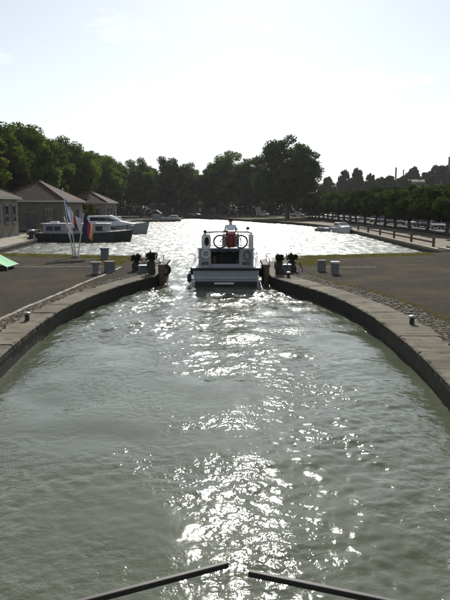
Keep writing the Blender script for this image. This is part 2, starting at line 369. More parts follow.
# ------------------------------------------------------------------ lock walls with coping, cobbles and kerb
def outward(pts, i, side):
    t = (pts[min(i + 1, len(pts) - 1)] - pts[max(i - 1, 0)]).normalized()
    return Vector((-t.y, t.x, 0)) * (1 if side < 0 else -1)
def lock_wall(curve, ent, side, width, cob0, cob1, label, kerb):
    rnd = random.Random(5 + side)
    root = thing('lock_wall', (curve[0].x, curve[0].y, 0), label, 'wall'); off = Vector(root.location)
    full = curve + ent[1:]
    # masonry face under the coping
    fp = resample(full, 0.5); fb = MB(); n = len(fp)
    for i, p in enumerate(fp):
        o = outward(fp, i, side); a = p + o * 0.035 - off
        fb.v += [(a.x, a.y, -1.2), (a.x, a.y, 0.40)]
    fb.f = [(2 * i, 2 * i + 2, 2 * i + 3, 2 * i + 1) for i in range(n - 1)]
    fb.build('masonry_face', M['wet_shaded_wall'], root, fix=False)
    # coping stones, one by one
    st = resample(full, 1.75); fine = resample(full, 0.25)
    cum = [0]
    for a, b in zip(fine, fine[1:]): cum.append(cum[-1] + (b - a).length)
    tot = cum[-1]; s = 0.0
    def pos(sv):
        k = 0
        while k < len(cum) - 2 and cum[k + 1] < sv: k += 1
        t_ = (sv - cum[k]) / max(cum[k + 1] - cum[k], 1e-9); return fine[k].lerp(fine[k + 1], t_), outward(fine, k, side).lerp(outward(fine, k + 1, side), t_).normalized()
    while s < tot - 0.4:
        ln = min(rnd.uniform(1.3, 2.2), tot - s)
        if tot - s - ln < 0.6: ln = tot - s
        rings = []; dz = rnd.uniform(-0.012, 0.012); dw = rnd.uniform(-0.06, 0.08); di = rnd.uniform(-0.012, 0.012)
        g0 = 0.014
        nk = 9
        for k in range(nk + 1):
            sv = s + g0 + (ln - 2 * g0) * k / nk
            p, o = pos(sv)
            chip = abs(rnd.gauss(0, 0.012)) + (0.05 * rnd.random() if rnd.random() < 0.14 else 0) + (0.03 if k in (0, nk) else 0) * rnd.random()
            base = p + o * (di + chip * 0.5) - off; far = p + o * (width + dw + rnd.gauss(0, 0.035)) - off
            zt = QZ + 0.035 + dz + rnd.gauss(0, 0.004)
            rings.append([(base.x, base.y, 0.385), (base.x, base.y, zt - 0.02 - chip), (base.x + o.x * (0.025 + chip), base.y + o.y * (0.025 + chip), zt), (base.x + o.x * width * 0.5, base.y + o.y * width * 0.5, zt + rnd.gauss(0, 0.006)), (far.x, far.y, zt - 0.006), (far.x, far.y, 0.385)])
        cs_ = MB().loft(rings).build('coping_stone', M['coping'], root); cs_.data.materials.append(M['wet_shaded_wall'])
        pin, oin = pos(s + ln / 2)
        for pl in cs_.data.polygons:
            if pl.normal.dot(oin) < -0.85: pl.material_index = 1  # waterside faces dark: wet stain plus backlit shade put into the colour
        s += ln
    # cobble strip
    cb = MB(); cs = resample([p for p in curve if p.y > 1.0] + [ent[1]], 0.11)
    for i, p in enumerate(cs):
        o = outward(cs, i, side); t = Vector((o.y, -o.x, 0)); w = cob0
        while w < cob1:
            r = rnd.choice((0.03, 0.04, 0.05, 0.065, 0.085)); c = p + o * (w + rnd.uniform(-0.03, 0.03)) + t * rnd.uniform(-0.04, 0.04) - off
            hh = rnd.uniform(0.0, 0.5) * r; a0 = rnd.uniform(0, 6.28); k = 6
            rr = [r * rnd.uniform(0.75, 1.2) for _ in range(k)]
            lo = [(c.x + math.cos(a0 + 6.283 * q / k) * rr[q], c.y + math.sin(a0 + 6.283 * q / k) * rr[q], QZ - 0.02) for q in range(k)]
            hi = [(c.x + math.cos(a0 + 6.283 * q / k) * rr[q] * 0.72, c.y + math.sin(a0 + 6.283 * q / k) * rr[q] * 0.72, QZ + hh) for q in range(k)]
            base = len(cb.v); cb.v += lo + hi
            cb.f += [(base + q, base + (q + 1) % k, base + k + (q + 1) % k, base + k + q) for q in range(k)] + [tuple(base + k + q for q in range(k))]
            w += r * 2.1 + max(0, rnd.gauss(-0.02, 0.06))
    tag(cb.build('cobble_strip', M['cobble'], root, fix=False), kind='stuff')
    if kerb:
        ks = resample(kerb, 1.0)
        for i in range(len(ks) - 1):
            a, b = ks[i], ks[i + 1]; t = (b - a).normalized(); o = Vector((-t.y, t.x, 0)) * 0.085; a = a + o * rnd.uniform(-0.4, 0.4); b = b + o * rnd.uniform(-0.4, 0.4)
            a2 = a + t * 0.015 - off; b2 = b - t * 0.015 - off; z = QZ + 0.03 + rnd.uniform(-0.02, 0.012)
            r_ = [[(q.x - o.x, q.y - o.y, QZ - 0.1), (q.x - o.x, q.y - o.y, z), (q.x + o.x, q.y + o.y, z), (q.x + o.x, q.y + o.y, QZ - 0.1)] for q in (a2, b2)]
            MB().loft(r_).build('kerb_stone', M['pale_stone'], root)
    return root
KL = catmull([(-6.2, 4), (-6.75, 10), (-7.02, 15), (-7.02, 17.8), (-6.92, 20.4), (-6.68, 23.2), (-6.5, 26.6), (-6.2, 29.8), (-6.0, 33.6)])
lock_wall(LW, NL, -1, 0.85, 0.92, 1.38, 'left curving stone wall of the oval lock with pale kerb behind its coping', KL)
lock_wall(RW, NR, 1, 1.08, 1.15, 2.0, 'right curving stone wall of the oval lock with broad cobble strip', None)

# pale stone strips across the banks
for x0, x1, y, w, lab in [(-13.5, -6.4, 33.8, 0.16, 'thin pale stone strip crossing the left bank behind the stone bollards'),
                          (4.4, 8.6, 33.5, 0.16, 'thin pale stone strip crossing the right bank beside the concrete bollards')]:
    r_ = thing('stone_strip', (x0, y, QZ), lab, 'paving'); x = 0; q = random.Random(int(x1 * 3))
    while x < x1 - x0:
        ln = q.uniform(0.8, 1.3); (MB().box((x + ln / 2, q.uniform(-0.05, 0.05), q.uniform(-0.012, 0.004)), (ln - q.uniform(0.02, 0.1), w * q.uniform(0.7, 1.1), 0.05), rz=q.uniform(-0.03, 0.03)).build('stone', M['pale_stone'], r_, bevel=0.01) if q.random() < 0.88 else None); x += ln

# quay walls round the basin
def quay_wall(pts, label, m, cap=None, cw=0.5, z=QZ, step=2.0):
    o0 = pts[0]; root = thing('quay_wall', (o0.x, o0.y, 0), label, 'wall')
    b = MB()
    for a, c in zip(pts, pts[1:]):
        p, q = a - o0, c - o0; b.quad((p.x, p.y, -1), (q.x, q.y, -1), (q.x, q.y, z - (0.1 if cap else 0)), (p.x, p.y, z - (0.1 if cap else 0)))
    b.build('masonry_face', m, root, fix=False)
    if cap:
        for a, c in zip(pts, pts[1:]):
            n = max(1, round((c - a).length / step)); t = (c - a).normalized(); o = Vector((-t.y, t.x, 0)) * cw
            for i in range(n):
                p = a.lerp(c, i / n) + t * 0.01 - o0; q = a.lerp(c, (i + 1) / n) - t * 0.01 - o0
                r_ = [[(e.x - o.x * 0.04, e.y - o.y * 0.04, z - 0.16), (e.x - o.x * 0.04, e.y - o.y * 0.04, z + 0.03), (e.x + o.x, e.y + o.y, z + 0.03), (e.x + o.x, e.y + o.y, z - 0.16)] for e in (p, q)]
                MB().loft(r_).build('edge_stone', cap, root)
quay_wall(BL, 'low earth-topped bank wall at the left end of the lock facing the basin', M['wet_shaded_wall'])
quay_wall(BR[::-1], 'low earth-topped bank wall at the right end of the lock facing the basin', M['wet_shaded_wall'])
quay_wall(QL, 'stone quay wall on the left of the basin in front of the houses', M['wet_shaded_wall'], M['pale_stone'], 0.45)
quay_wall(FS, 'far curving stone edge of the basin below the lawn', M['wet_shaded_wall'], M['coping'], 0.4, step=3)
quay_wall(QR, 'right basin quay wall with pale stone edge below the post fence', M['wet_shaded_wall'], M['pale_stone'], 0.55)

# ------------------------------------------------------------------ near lock gates under the camera: rails above planked leaves
def near_gate(hx, hy, tx, ty, label):
    d = Vector((tx - hx, ty - hy, 0)); ln = d.length; rz = math.atan2(d.y, d.x)
    root = thing('lock_gate', (hx, hy, 0), label, 'lock gate', 'near mitre gates', rz)
    MB().box((ln / 2, 0, 1.7), (ln, 0.034, 0.038)).build('handrail', M['rail_metal'], root, bevel=0.006)
    MB().box((ln / 2 - 0.55, 0, 1.2), (ln - 1.1, 0.03, 0.04)).build('middle_rail', M['rail_metal'], root)
    for t in (0.25, ln * 0.38, ln - 1.15):
        MB().box((t, 0, 1.165), (0.045, 0.045, 1.01)).build('rail_post', M['rail_metal'], root)
    MB().box((ln / 2, -0.22, 0.64), (ln, 0.5, 0.04)).build('walkway', M['gate_wood'], root)
    n = 12
    for i in range(n):
        MB().box((ln * (i + 0.5) / n, 0, -0.2), (ln / n - 0.012, 0.14, 1.6)).build('plank', M['gate_wood'], root)
    for z in (0.5, -0.3): MB().box((ln / 2, 0.12, z), (ln, 0.09, 0.2)).build('cross_beam', M['rust'], root)
near_gate(-3.35, 2.03, 0.02, 3.47, 'near lock gate leaf on the left with dark metal handrail')
near_gate(2.45, 2.6, 0.15, 3.38, 'near lock gate leaf on the right with dark metal handrail')

# ------------------------------------------------------------------ upper gates standing open at the far end, gear, plants, tyre
def open_gate(x, sx, label):
    root = thing('open_lock_gate', (x, 29.6, 0), label, 'lock gate', 'open upper gates')
    for i in range(6): MB().box((0, 0.25 + i * 0.5, 0.15), (0.16, 0.485, 1.5)).build('plank', M['gate_wood'], root)
    MB().box((0, 1.5, 0.98), (0.36, 3.0, 0.14)).build('top_beam', M['rust'], root, bevel=0.02)
    MB().lathe([(0.14, -0.6), (0.14, 1.0), (0.10, 1.06)], (0, -0.02, 0), 14).build('heel_post', M['gate_wood'], root, smooth=True)
    b = MB().tube([(-sx * 0.15, 0.3, 1.05), (-sx * 0.15, 0.3, 1.35), (-sx * 0.15, 2.6, 1.35), (-sx * 0.15, 2.6, 1.05)], 0.02, 6)
    b.build('handrail', M['iron'], root)
open_gate(2.12, -1, 'upper lock gate leaf folded open against the right wall beside the boat')
open_gate(-3.24, 1, 'upper lock gate leaf folded open against the left wall behind the tyre')

def tyre(loc, label):
    root = thing('tyre_fender', loc, label, 'tyre'); b = MB(); Rr = 0.25; n = 28
    for (r1, mm, nm) in ((0.09, 'rubber', 'tread'),):
        b.tube([(Rr * math.cos(2 * math.pi * k / n), 0, Rr * math.sin(2 * math.pi * k / n)) for k in range(n)], r1, 10, closed=True)
        b.build(nm, M[mm], root, smooth=True)
    MB().tube([(0, 0, 0.25), (-0.02, 0, 0.42), (-0.25, 0.02, 0.40)], 0.015, 6).build('rope', M['coping'], root)
tyre((-3.12, 29.95, 0.74), 'black rubber tyre fender hanging on the gate at the left lock entrance')

def spiky(root, z0, r, h, n, seed):
    q = random.Random(seed); b = MB()
    for i in range(n):
        a = q.uniform(0, 6.28); e = q.uniform(0.15, 1.15); l_ = h * q.uniform(0.55, 1.1); w = q.uniform(0.018, 0.035)
        d = Vector((math.cos(a) * math.sin(e), math.sin(a) * math.sin(e), math.cos(e))); s_ = Vector((-math.sin(a), math.cos(a), 0)) * w
        p0 = Vector((math.cos(a) * r * q.random() * 0.6, math.sin(a) * r * q.random() * 0.6, z0)); p1 = p0 + d * l_ * 0.55; p2 = p0 + d * l_ + Vector((0, 0, -0.25 * l_ * math.sin(e)))
        b.add([p0 - s_, p0 + s_, p1 - s_ * 1.2, p1 + s_ * 1.2, p2], [(0, 1, 3, 2), (2, 3, 4)])
    for i in range(n * 3):   # small leaves low down
        a = q.gauss(seed, 1.3); rr = r * math.sqrt(q.random()) * 1.25; c = Vector((math.cos(a) * rr, math.sin(a) * rr, z0 + q.uniform(-0.05, 0.55 * h)))
        u = Vector((q.gauss(0, 1), q.gauss(0, 1), q.gauss(0, 1))).normalized() * 0.05; w = u.orthogonal().normalized() * 0.035
        b.add([c - u, c + w, c + u, c - w], [(0, 1, 2, 3)])
    return b
def gear(loc, seed, label, tall=0.62):
    root = thing('winding_gear', loc, label, 'lock gear')
    MB().box((0, 0, tall / 2), (0.36, 0.44, tall), taper=0.88).build('pedestal', M['iron'], root, bevel=0.02)
    MB().box((0, 0, tall + 0.035), (0.36, 0.4, 0.07)).build('top_plate', M['iron'], root, bevel=0.015)
    MB().box((0.06, -0.3, tall * 0.3), (0.26, 0.24, tall * 0.6)).build('gear_housing', M['rust'], root, bevel=0.02)
    MB().tube([(0.1, 0.1, tall - 0.1), (0.42, 0.25, tall - 0.02), (0.62, 0.35, 0.05)], 0.03, 6).build('rack_bar', M['iron'], root)
    MB().tube([(-0.1, -0.1, tall - 0.05), (-0.33, -0.12, tall + 0.22), (-0.42, -0.12, tall + 0.24)], 0.022, 6).build('crank_handle', M['iron'], root)
    cw = MB(); n = 20
    cw.tube([(-0.2 * 0 - 0.21, 0.17 * math.cos(6.283 * k / n), tall - 0.16 + 0.17 * math.sin(6.283 * k / n)) for k in range(n)], 0.022, 6, closed=True)
    for k in range(3):
        a = math.pi * k / 3; cw.tube([(-0.21, 0.17 * math.cos(a), tall - 0.16 + 0.17 * math.sin(a)), (-0.21, -0.17 * math.cos(a), tall - 0.16 - 0.17 * math.sin(a))], 0.013, 6)
    cw.tube([(-0.23, 0, tall - 0.16), (0.22, 0, tall - 0.16)], 0.025, 8)
    cw.build('crank_wheel', M['iron'], root)
def potted(loc, seed, label, h=0.45, pot=0.2):
    root = thing('potted_plant', loc, label, 'plant')
    MB().lathe([(0.13, 0), (0.19, pot), (0.205, pot), (0.205, pot + 0.03), (0.16, pot + 0.03), (0.15, pot - 0.02)], n=16).build('pot', M['rust'], root, smooth=False)
    spiky(root, pot, 0.20 + 0.03 * (seed % 3), h * 1.3, 70, seed).build('leaves', M['leaf_dark'], root, fix=False)
gear((-3.78, 30.0, QZ), 1, 'black winding gear pedestal at the left lock entrance with plant on top')
potted((-3.78, 30.0, QZ + 0.69), 2, 'dark spiky potted plant on the left winding gear next to the tyre', 0.42, 0.12)
gear((-4.85, 31.9, QZ), 3, 'low winding gear pedestal behind the grey chest on the left bank', 0.4)
potted((-4.85, 31.9, QZ + 0.47), 4, 'dark leaning potted plant on the low left winding gear', 0.36, 0.12)
gear((2.78, 29.9, QZ), 5, 'black winding gear pedestal at the right lock entrance beside the boat')
potted((2.78, 29.9, QZ + 0.69), 6, 'dark spiky potted plant on the winding gear nearest the boat', 0.30, 0.1)
gear((3.62, 31.4, QZ), 7, 'winding gear pedestal behind the grey chest on the right bank', 0.5)
potted((3.62, 31.4, QZ + 0.57), 8, 'dark bushy potted plant on the right bank gear away from the boat', 0.34, 0.1)
def chest(loc, d, label):
    root = thing('gear_chest', loc, label, 'chest')
    MB().box((0, 0, d[2] * 0.42), (d[0], d[1], d[2] * 0.84)).build('body', M['grey_box'], root, bevel=0.02)
    MB().box((0, 0, d[2] * 0.92), (d[0] + 0.05, d[1] + 0.05, d[2] * 0.15)).build('lid', M['grey_box'], root, bevel=0.02)
    MB().box((0, -d[1] / 2 - 0.015, d[2] * 0.7), (0.08, 0.03, 0.06)).build('latch', M['iron'], root)
chest((-4.3, 30.75, QZ), (0.5, 0.6, 0.42), 'grey metal chest between the two gears on the left bank')
chest((3.2, 30.4, QZ), (0.46, 0.6, 0.5), 'grey metal chest between the two gears on the right bank')

# ------------------------------------------------------------------ bollards and pillars on the banks
def iron_bollard(loc, label, s=1.0):
    root = thing('mooring_bollard', loc, label, 'bollard', 'iron mooring bollards')
    MB().lathe([(0.13 * s, 0), (0.13 * s, 0.02 * s), (0.075 * s, 0.04 * s), (0.06 * s, 0.18 * s), (0.08 * s, 0.22 * s)], n=18).build('post', M['iron'], root, smooth=True)
    MB().lathe([(0.08 * s, 0.215 * s), (0.115 * s, 0.235 * s), (0.115 * s, 0.26 * s), (0.06 * s, 0.285 * s)], n=18).build('cap', M['iron_worn'], root, smooth=True)
iron_bollard((-6.06, 17.55, QZ), 'small iron mooring bollard on the left wall coping near the kerb', 1.05)
iron_bollard((5.55, 17.0, QZ), 'small iron mooring bollard on the right wall coping beside the cobbles', 1.05)
iron_bollard((3.12, 28.5, QZ), 'small thin iron bollard on the right wall near the grey chest', 1.1)
def block_bollard(loc, w, h, label, m, cap, cw=1.18, stem=1.0, rz=0.0):
    root = thing('stone_bollard', loc, label, 'bollard', 'square bollards', rz)
    MB().box((0, 0, 0.04), (w * 1.1, w * 1.1, 0.1)).build('base', M['concrete'], root, bevel=0.015)
    MB().box((0, 0, h * 0.45), (w * stem, w * stem, h * 0.8)).build('shaft', M[m], root, bevel=0.02)
    MB().box((0, 0, h * 0.92), (w * cw, w * cw, h * 0.16)).build('cap', M[cap], root, bevel=0.02)
block_bollard((-7.95, 38.6, QZ), 0.46, 0.78, 'tall grey square pillar with wider cap near the basin edge on the left', 'grey_box', 'grey_box', 1.2)
block_bollard((-6.72, 30.2, QZ), 0.40, 0.64, 'squat dark bollard with wide slab top on the left bank, left of the pair', 'concrete', 'concrete', 1.3, 0.8, 0.1)
block_bollard((-6.2, 31.2, QZ), 0.46, 0.58, 'squat grey square bollard on the left bank, right of the pair', 'grey_box', 'concrete', 1.08, 1.0, -0.15)
block_bollard((5.25, 31.6, QZ), 0.40, 0.6, 'grey square bollard on the right bank, the one nearer the boat', 'grey_box', 'concrete', 1.1)
block_bollard((5.72, 30.2, QZ), 0.36, 0.66, 'grey square bollard with pale flat cap on the right bank', 'grey_box', 'cap_pale', 1.25)

# ------------------------------------------------------------------ green tent at the left edge
tr = thing('tent', (-12.9, 32.6, QZ), 'small pale green fabric shelter standing on the left bank gravel', 'tent')
M['tent'] = mat('tent', (0.25, 0.55, 0.30), 0.85, var=0.08, scale=4)
tb = MB()
for k in range(6):
    for j, (yy, hz, wx) in enumerate([(-0.8, 0.72, 0.95), (0.8, 0.72, 0.95)]): pass
prof = [(-1.0, 0.22), (-0.5, 0.46), (0, 0.74), (0.5, 0.47), (1.0, 0.22)]
tb.loft([[(x, y, z - 0.05 * (1 - (y / 0.9) ** 2)) for x, z in prof] + [(x, y, z - 0.02 - 0.05 * (1 - (y / 0.9) ** 2)) for x, z in prof[::-1]] for y in (-0.9, -0.45, 0, 0.45, 0.9)])
tb.build('canopy', M['tent'], tr)
eb = MB()
for y in (-0.9, 0.9): eb.tube([(1.0, y, 0.22), (1.02, y, 0.2), (1.05, y, 0)], 0.02, 6)
eb.tube([(1.01, -0.9, 0.21), (1.01, 0.9, 0.21)], 0.025, 6); eb.build('hem_pole', M['cap_pale'], tr)
MB().box((0.35, 0, 0.1), (1.0, 1.3, 0.18)).build('ground_cushion', M['rust'], tr, bevel=0.05)
for y in (-0.85, 0.85): MB().tube([(0, y, 0.70), (0, y, 0)], 0.02, 6).build('pole', M['cap_pale'], tr)

# ------------------------------------------------------------------ flags
def flagpole(base, top, label):
    b = Vector(base); t = Vector(top) - b
    root = thing('flagpole', base, label, 'flagpole', 'leaning flagpoles')
    MB().tube([(0, 0, 0), t * 0.5, t], [0.038, 0.032, 0.022], 8).build('pole', M['gel'], root, smooth=True)
    MB().lathe([(0.0, -0.05), (0.045, -0.02), (0.05, 0.02), (0.02, 0.06)], t, 10).build('finial', M['gel'], root, smooth=True)
def flag(base, top, f0, f1, length, stripes, label, droop, seed):
    # cloth hanging limp from the pole: rows along the hoist, falling and folding
    b = Vector(base); t = Vector(top) - b; p_top = b + t * f0; p_bot = b + t * f1
    root = thing('flag', tuple(p_bot), label, 'flag', 'limp flags'); q = random.Random(seed); nu, nv = 14, 10
    def pt(u, v):      # u along the fly, v down the hoist
        h = p_top.lerp(p_bot, v) - p_bot
        x = length * u * math.cos(droop); z = -length * u * math.sin(droop) - 0.06 * math.sin(3 * u + v)
        y = 0.10 * math.sin(7 * u + 1.5 * v + seed) * (0.3 + u) - 0.02
        return h + Vector((x + 0.04 + 0.05 * math.sin(9 * u + 3 * v), y, z))
    for (u0, u1, v0, v1, col) in stripes:
        m = M.get('flag' + str(col)) or mat('flag_cloth', col, 0.9, var=0.08, scale=8); M['flag' + str(col)] = m
        sb = MB(); a, c = 8, 6
        sb.v = [tuple(pt(u0 + (u1 - u0) * i / a, v0 + (v1 - v0) * j / c)) for j in range(c + 1) for i in range(a + 1)]
        sb.f = [(j * (a + 1) + i, j * (a + 1) + i + 1, (j + 1) * (a + 1) + i + 1, (j + 1) * (a + 1) + i) for j in range(c) for i in range(a)]
        o = sb.build('cloth_panel', m, root, smooth=True, fix=False)
        sm = o.modifiers.new('thickness', 'SOLIDIFY'); sm.thickness = 0.006
FB = (-10.25, 40.0, QZ)
blue, white, red, navy, gold, dk = (0.06, 0.16, 0.42), (0.62, 0.63, 0.66), (0.45, 0.03, 0.04), (0.02, 0.025, 0.09), (0.55, 0.25, 0.08), (0.10, 0.03, 0.05)
fl = [((-0.16, 0, 0), (-11.0, 40.2, 5.1), 'tallest white flagpole leaning left in the cluster on the left bank'),
      ((-0.05, 0.1, 0), (-11.05, 40.5, 3.2), 'short white flagpole leaning left in front of the black barge'),
      ((0.03, -0.05, 0), (-10.5, 39.8, 3.85), 'nearly upright white flagpole in the middle of the cluster'),
      ((0.14, 0, 0), (-9.55, 39.8, 3.45), 'white flagpole leaning right in the cluster on the left bank')]
for (o_, tp, lb) in fl:
    flagpole((FB[0] + o_[0], FB[1] + o_[1], FB[2]), tp, lb)
fbase = lambda i: (FB[0] + fl[i][0][0], FB[1] + fl[i][0][1], FB[2])
flag(fbase(0), fl[0][1], 0.88, 0.62, 0.85, [(0, 0.45, 0, 1, blue), (0.45, 0.62, 0, 1, white), (0.62, 1, 0, 1, blue)], 'blue and white flag hanging limp from the tallest pole', 1.15, 1)
flag(fbase(1), fl[1][1], 0.97, 0.70, 0.55, [(0, 0.4, 0, 1, red), (0.4, 1, 0, 1, white)], 'red and white flag on the short pole leaning left', 1.0, 2)
flag(fbase(2), fl[2][1], 0.97, 0.66, 1.0, [(0, 0.3, 0, 1, white), (0.3, 0.5, 0, 0.6, red), (0.3, 0.5, 0.6, 1, dk), (0.5, 1, 0, 1, white)], 'white flag with dark red patch on the upright middle pole', 0.75, 3)
flag(fbase(3), fl[3][1], 0.98, 0.64, 1.1, [(0, 0.42, 0, 1, navy), (0.42, 0.62, 0, 1, red), (0.62, 0.75, 0, 1, white), (0.75, 1, 0, 1, gold)], 'navy, red and gold flag on the pole leaning right', 0.85, 4)
fo = thing('flag_socket', (FB[0], FB[1], QZ), 'low round concrete socket holding the leaning flagpoles', 'socket')
MB().lathe([(0.32, -0.02), (0.32, 0.1), (0.26, 0.14), (0.1, 0.15)], n=18).build('base', M['concrete'], fo)

# ------------------------------------------------------------------ boats
def hull(L_, B_, zs, m, root, name='hull', bow=0.42, sheer=0.25, keel=-0.45, flare=0.88, transom=0.9, n=18):
    """Hull along +Y from the stern at y=0. Returns half-beam(y), deck height(y)."""
    def half(t):
        w = transom + (1 - transom) * min(1, t / 0.25)
        if t > 1 - bow: w *= max(0.015, 1 - ((t - (1 - bow)) / bow) ** 2.2)
        return B_ / 2 * w
    def dz(t): return zs + sheer * max(0, (t - 0.35) / 0.65) ** 2
    b = MB(); rings = []
    for i in range(n + 1):
        t = i / n; h = half(t); z = dz(t); k = keel * (1 - 0.9 * max(0, (t - 0.75) / 0.25) ** 2); y = t * L_ + 0.35 * max(0, t - 0.8) * 0
        ring = [(-h, z), (-h * (0.5 + flare / 2), z * 0.55), (-h * flare, 0.05), (-h * flare * 0.8, k * 0.7), (0, k), (h * flare * 0.8, k * 0.7), (h * flare, 0.05), (h * (0.5 + flare / 2), z * 0.55), (h, z)]
        rake = 0.0
        rings.append([(x, y + (zz - z) * 0.25 * max(0, (t - 0.7) / 0.3), zz) for x, zz in ring])
    b.loft(rings); o = b.build(name, m, root, smooth=False)
    return half, dz
def rounded_slab(root, name, m, y0, y1, w0, w1, z0, z1, top=0.86, rake0=0.0, rake1=0.0, bevel=0.06):
    b = MB()
    P = [(-w0, y0, z0), (w0, y0, z0), (w1, y1, z0), (-w1, y1, z0), (-w0 * top, y0 + rake0, z1), (w0 * top, y0 + rake0, z1), (w1 * top, y1 - rake1, z1), (-w1 * top, y1 - rake1, z1)]
    b.add(P, [(3, 2, 1, 0), (4, 5, 6, 7), (0, 1, 5, 4), (1, 2, 6, 5), (2, 3, 7, 6), (3, 0, 4, 7)])
    return b.build(name, m, root, bevel=bevel)

def main_boat():
    root = thing('canal_cruiser', (0.05, 29.2, 0), 'white hire cruiser seen from astern leaving the lock through the open gates', 'boat')
    half, dz = hull(11.0, 3.55, 0.90, M['gel_grey'], root, transom=0.96, sheer=0.35, flare=0.90)
    # rubbing strake
    for sx in (-1, 1):
        pts = [(sx * (half(t / 20) + 0.03), t / 20 * 11.0, dz(t / 20) - 0.05) for t in range(0, 20)]
        MB().tube(pts, 0.06, 8).build('rubbing_strake', M['black'], root, smooth=True)
    MB().tube([(-1.73, -0.05, 0.86), (0, -0.09, 0.86), (1.73, -0.05, 0.86)], 0.065, 8).build('stern_strake', M['black'], root, smooth=True)
    MB().tube([(-1.62, -0.03, 0.42), (0, -0.05, 0.42), (1.62, -0.03, 0.42)], 0.025, 6).build('lower_strake', M['gel'], root, smooth=True)
    MB().box((0, -0.04, 0.03), (3.14, 0.12, 0.42)).build('boot_stripe', M['black'], root, bevel=0.03)
    d = MB(); rows = [[(-half(i / 20) + 0.03, i / 20 * 11, dz(i / 20) - 0.03), (half(i / 20) - 0.03, i / 20 * 11, dz(i / 20) - 0.03)] for i in range(21)]
    d.v = [p for r in rows for p in r]; d.f = [(2 * i, 2 * i + 1, 2 * i + 3, 2 * i + 2) for i in range(20)]; d.build('deck', M['deck'], root, fix=False)
    # stern cockpit: side bulwarks and rear panel with dark opening
    for x, w in ((-1.06, 0.62), (1.02, 0.72)):
        MB().box((x, 0.42, 1.34), (w, 0.10, 0.95)).build('rear_panel', M['gel_grey'], root, bevel=0.03)
        MB().box((x, 0.36, 1.12), (w * 0.55, 0.02, 0.16)).build('locker_recess', M['glass'], root, bevel=0.004)
    MB().box((-0.02, 0.42, 0.98), (1.45, 0.10, 0.22)).build('door_sill', M['gel_grey'], root, bevel=0.02)
    MB().box((-0.02, 0.42, 1.78), (1.45, 0.12, 0.12)).build('door_lintel', M['gel_grey'], root, bevel=0.02)
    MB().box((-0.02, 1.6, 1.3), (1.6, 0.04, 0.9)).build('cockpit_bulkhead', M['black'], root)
    for sx in (-1, 1):
        cs = rounded_slab(root, 'cabin_side', M['gel'], 0.38, 7.2, 0.05, 0.05, 0.88, 1.84, top=1.0, bevel=0.015)
        cs.location = (sx * 1.36, 0, 0)
        for k in range(3):
            wn = MB().box((sx * 1.415, 2.3 + k * 1.7, 1.46), (0.02, 1.25, 0.42)).build('cabin_window', M['glass'], root, bevel=0.006)
    MB().box((0, 3.75, 1.87), (2.9, 6.9, 0.09)).build('cabin_roof', M['gel'], root, bevel=0.035)
    rounded_slab(root, 'fore_cabin', M['gel'], 7.15, 9.6, 1.32, 0.8, 0.95, 1.6, 0.9, 0, 0.5)
    # flybridge coaming: side wings with openings, top rail
    for sx, x in ((-1, -1.17), (1, 1.34)):
        zt = 2.56 if sx < 0 else 2.62
        P = [(0.35, 1.9), (0.3, 2.2), (0.42, zt - 0.06), (0.6, zt), (3.3, zt - 0.1), (3.6, 1.9)]
        b = MB(); b.loft([[(x - 0.05, y, z) for y, z in P], [(x + 0.05, y, z) for y, z in P]]); b.build('flybridge_wing', M['gel'], root, bevel=0.02)
        # inward return panel facing aft
        w = 0.34 if sx < 0 else 0.2
        bx = x - sx * w / 2
        fr = MB()
        if sx < 0:
            n = 20; ring_o = []; ring_i = []
            for k in range(n):
                a = 6.283 * k / n; ca, sa = math.cos(a), math.sin(a)
                sq = max(abs(ca), abs(sa)); ring_o.append((bx + 0.24 * ca / sq ** 0.75, 2.22 + 0.37 * sa / sq ** 0.75)); ring_i.append((bx + 0.03 + 0.12 * ca, 2.22 + 0.23 * sa))
            for yy in (0.36,):
                fr.v = [(px, yy, pz) for px, pz in ring_o] + [(px, yy, pz) for px, pz in ring_i] + [(px, yy + 0.07, pz) for px, pz in ring_o] + [(px, yy + 0.07, pz) for px, pz in ring_i]
                for k in range(n):
                    j = (k + 1) % n
                    fr.f += [(k, j, n + j, n + k), (2 * n + k, 3 * n + k, 3 * n + j, 2 * n + j), (k, 2 * n + k, 2 * n + j, j), (n + k, n + j, 3 * n + j, 3 * n + k)]
            wr_ = fr.build('wing_return', M['gel'], root)
            gp_ = MB(); gp_.v = [(px, 0.395, pz) for px, pz in ring_i]; gp_.f = [tuple(range(n))]; gp_.build('tinted_pane', M['glass'], wr_, fix=False)
        else:
            fr.box((bx, 0.42, 2.25), (w, 0.08, 0.7)).build('wing_return', M['gel'], root, bevel=0.03)
    tr_ = MB().tube([(-1.15, 0.4, 2.56), (-0.95, 0.38, 2.68), (-0.5, 0.36, 2.72), (0.6, 0.36, 2.72), (1.1, 0.38, 2.70), (1.33, 0.4, 2.62)], 0.045, 8)
    tr_.build('top_rail', M['gel'], root, smooth=True)
    MB().tube([(-1.0, 0.38, 2.02), (1.2, 0.38, 2.02)], 0.02, 6).build('lower_rail', M['steel'], root, smooth=True)
    for x in (-0.82, -0.1, 0.75): MB().tube([(x, 0.38, 1.9), (x, 0.37, 2.7)], 0.018, 6).build('stanchion', M['steel'], root, smooth=True)
    # helm and seat
    MB().box((0.25, 3.15, 2.2), (0.9, 0.35, 0.62)).build('helm_console', M['gel'], root, bevel=0.05)
    hw = MB(); n = 20
    hw.tube([(0.25 + 0.19 * math.cos(6.283 * k / n), 2.9, 2.62 + 0.19 * math.sin(6.283 * k / n)) for k in range(n)], 0.015, 6, closed=True)
    for k in range(3):
        a = 6.283 * k / 3; hw.tube([(0.25, 2.9, 2.62), (0.25 + 0.19 * math.cos(a), 2.9, 2.62 + 0.19 * math.sin(a))], 0.01, 6)
    hw.tube([(0.25, 2.9, 2.62), (0.25, 3.05, 2.55)], 0.02, 6)
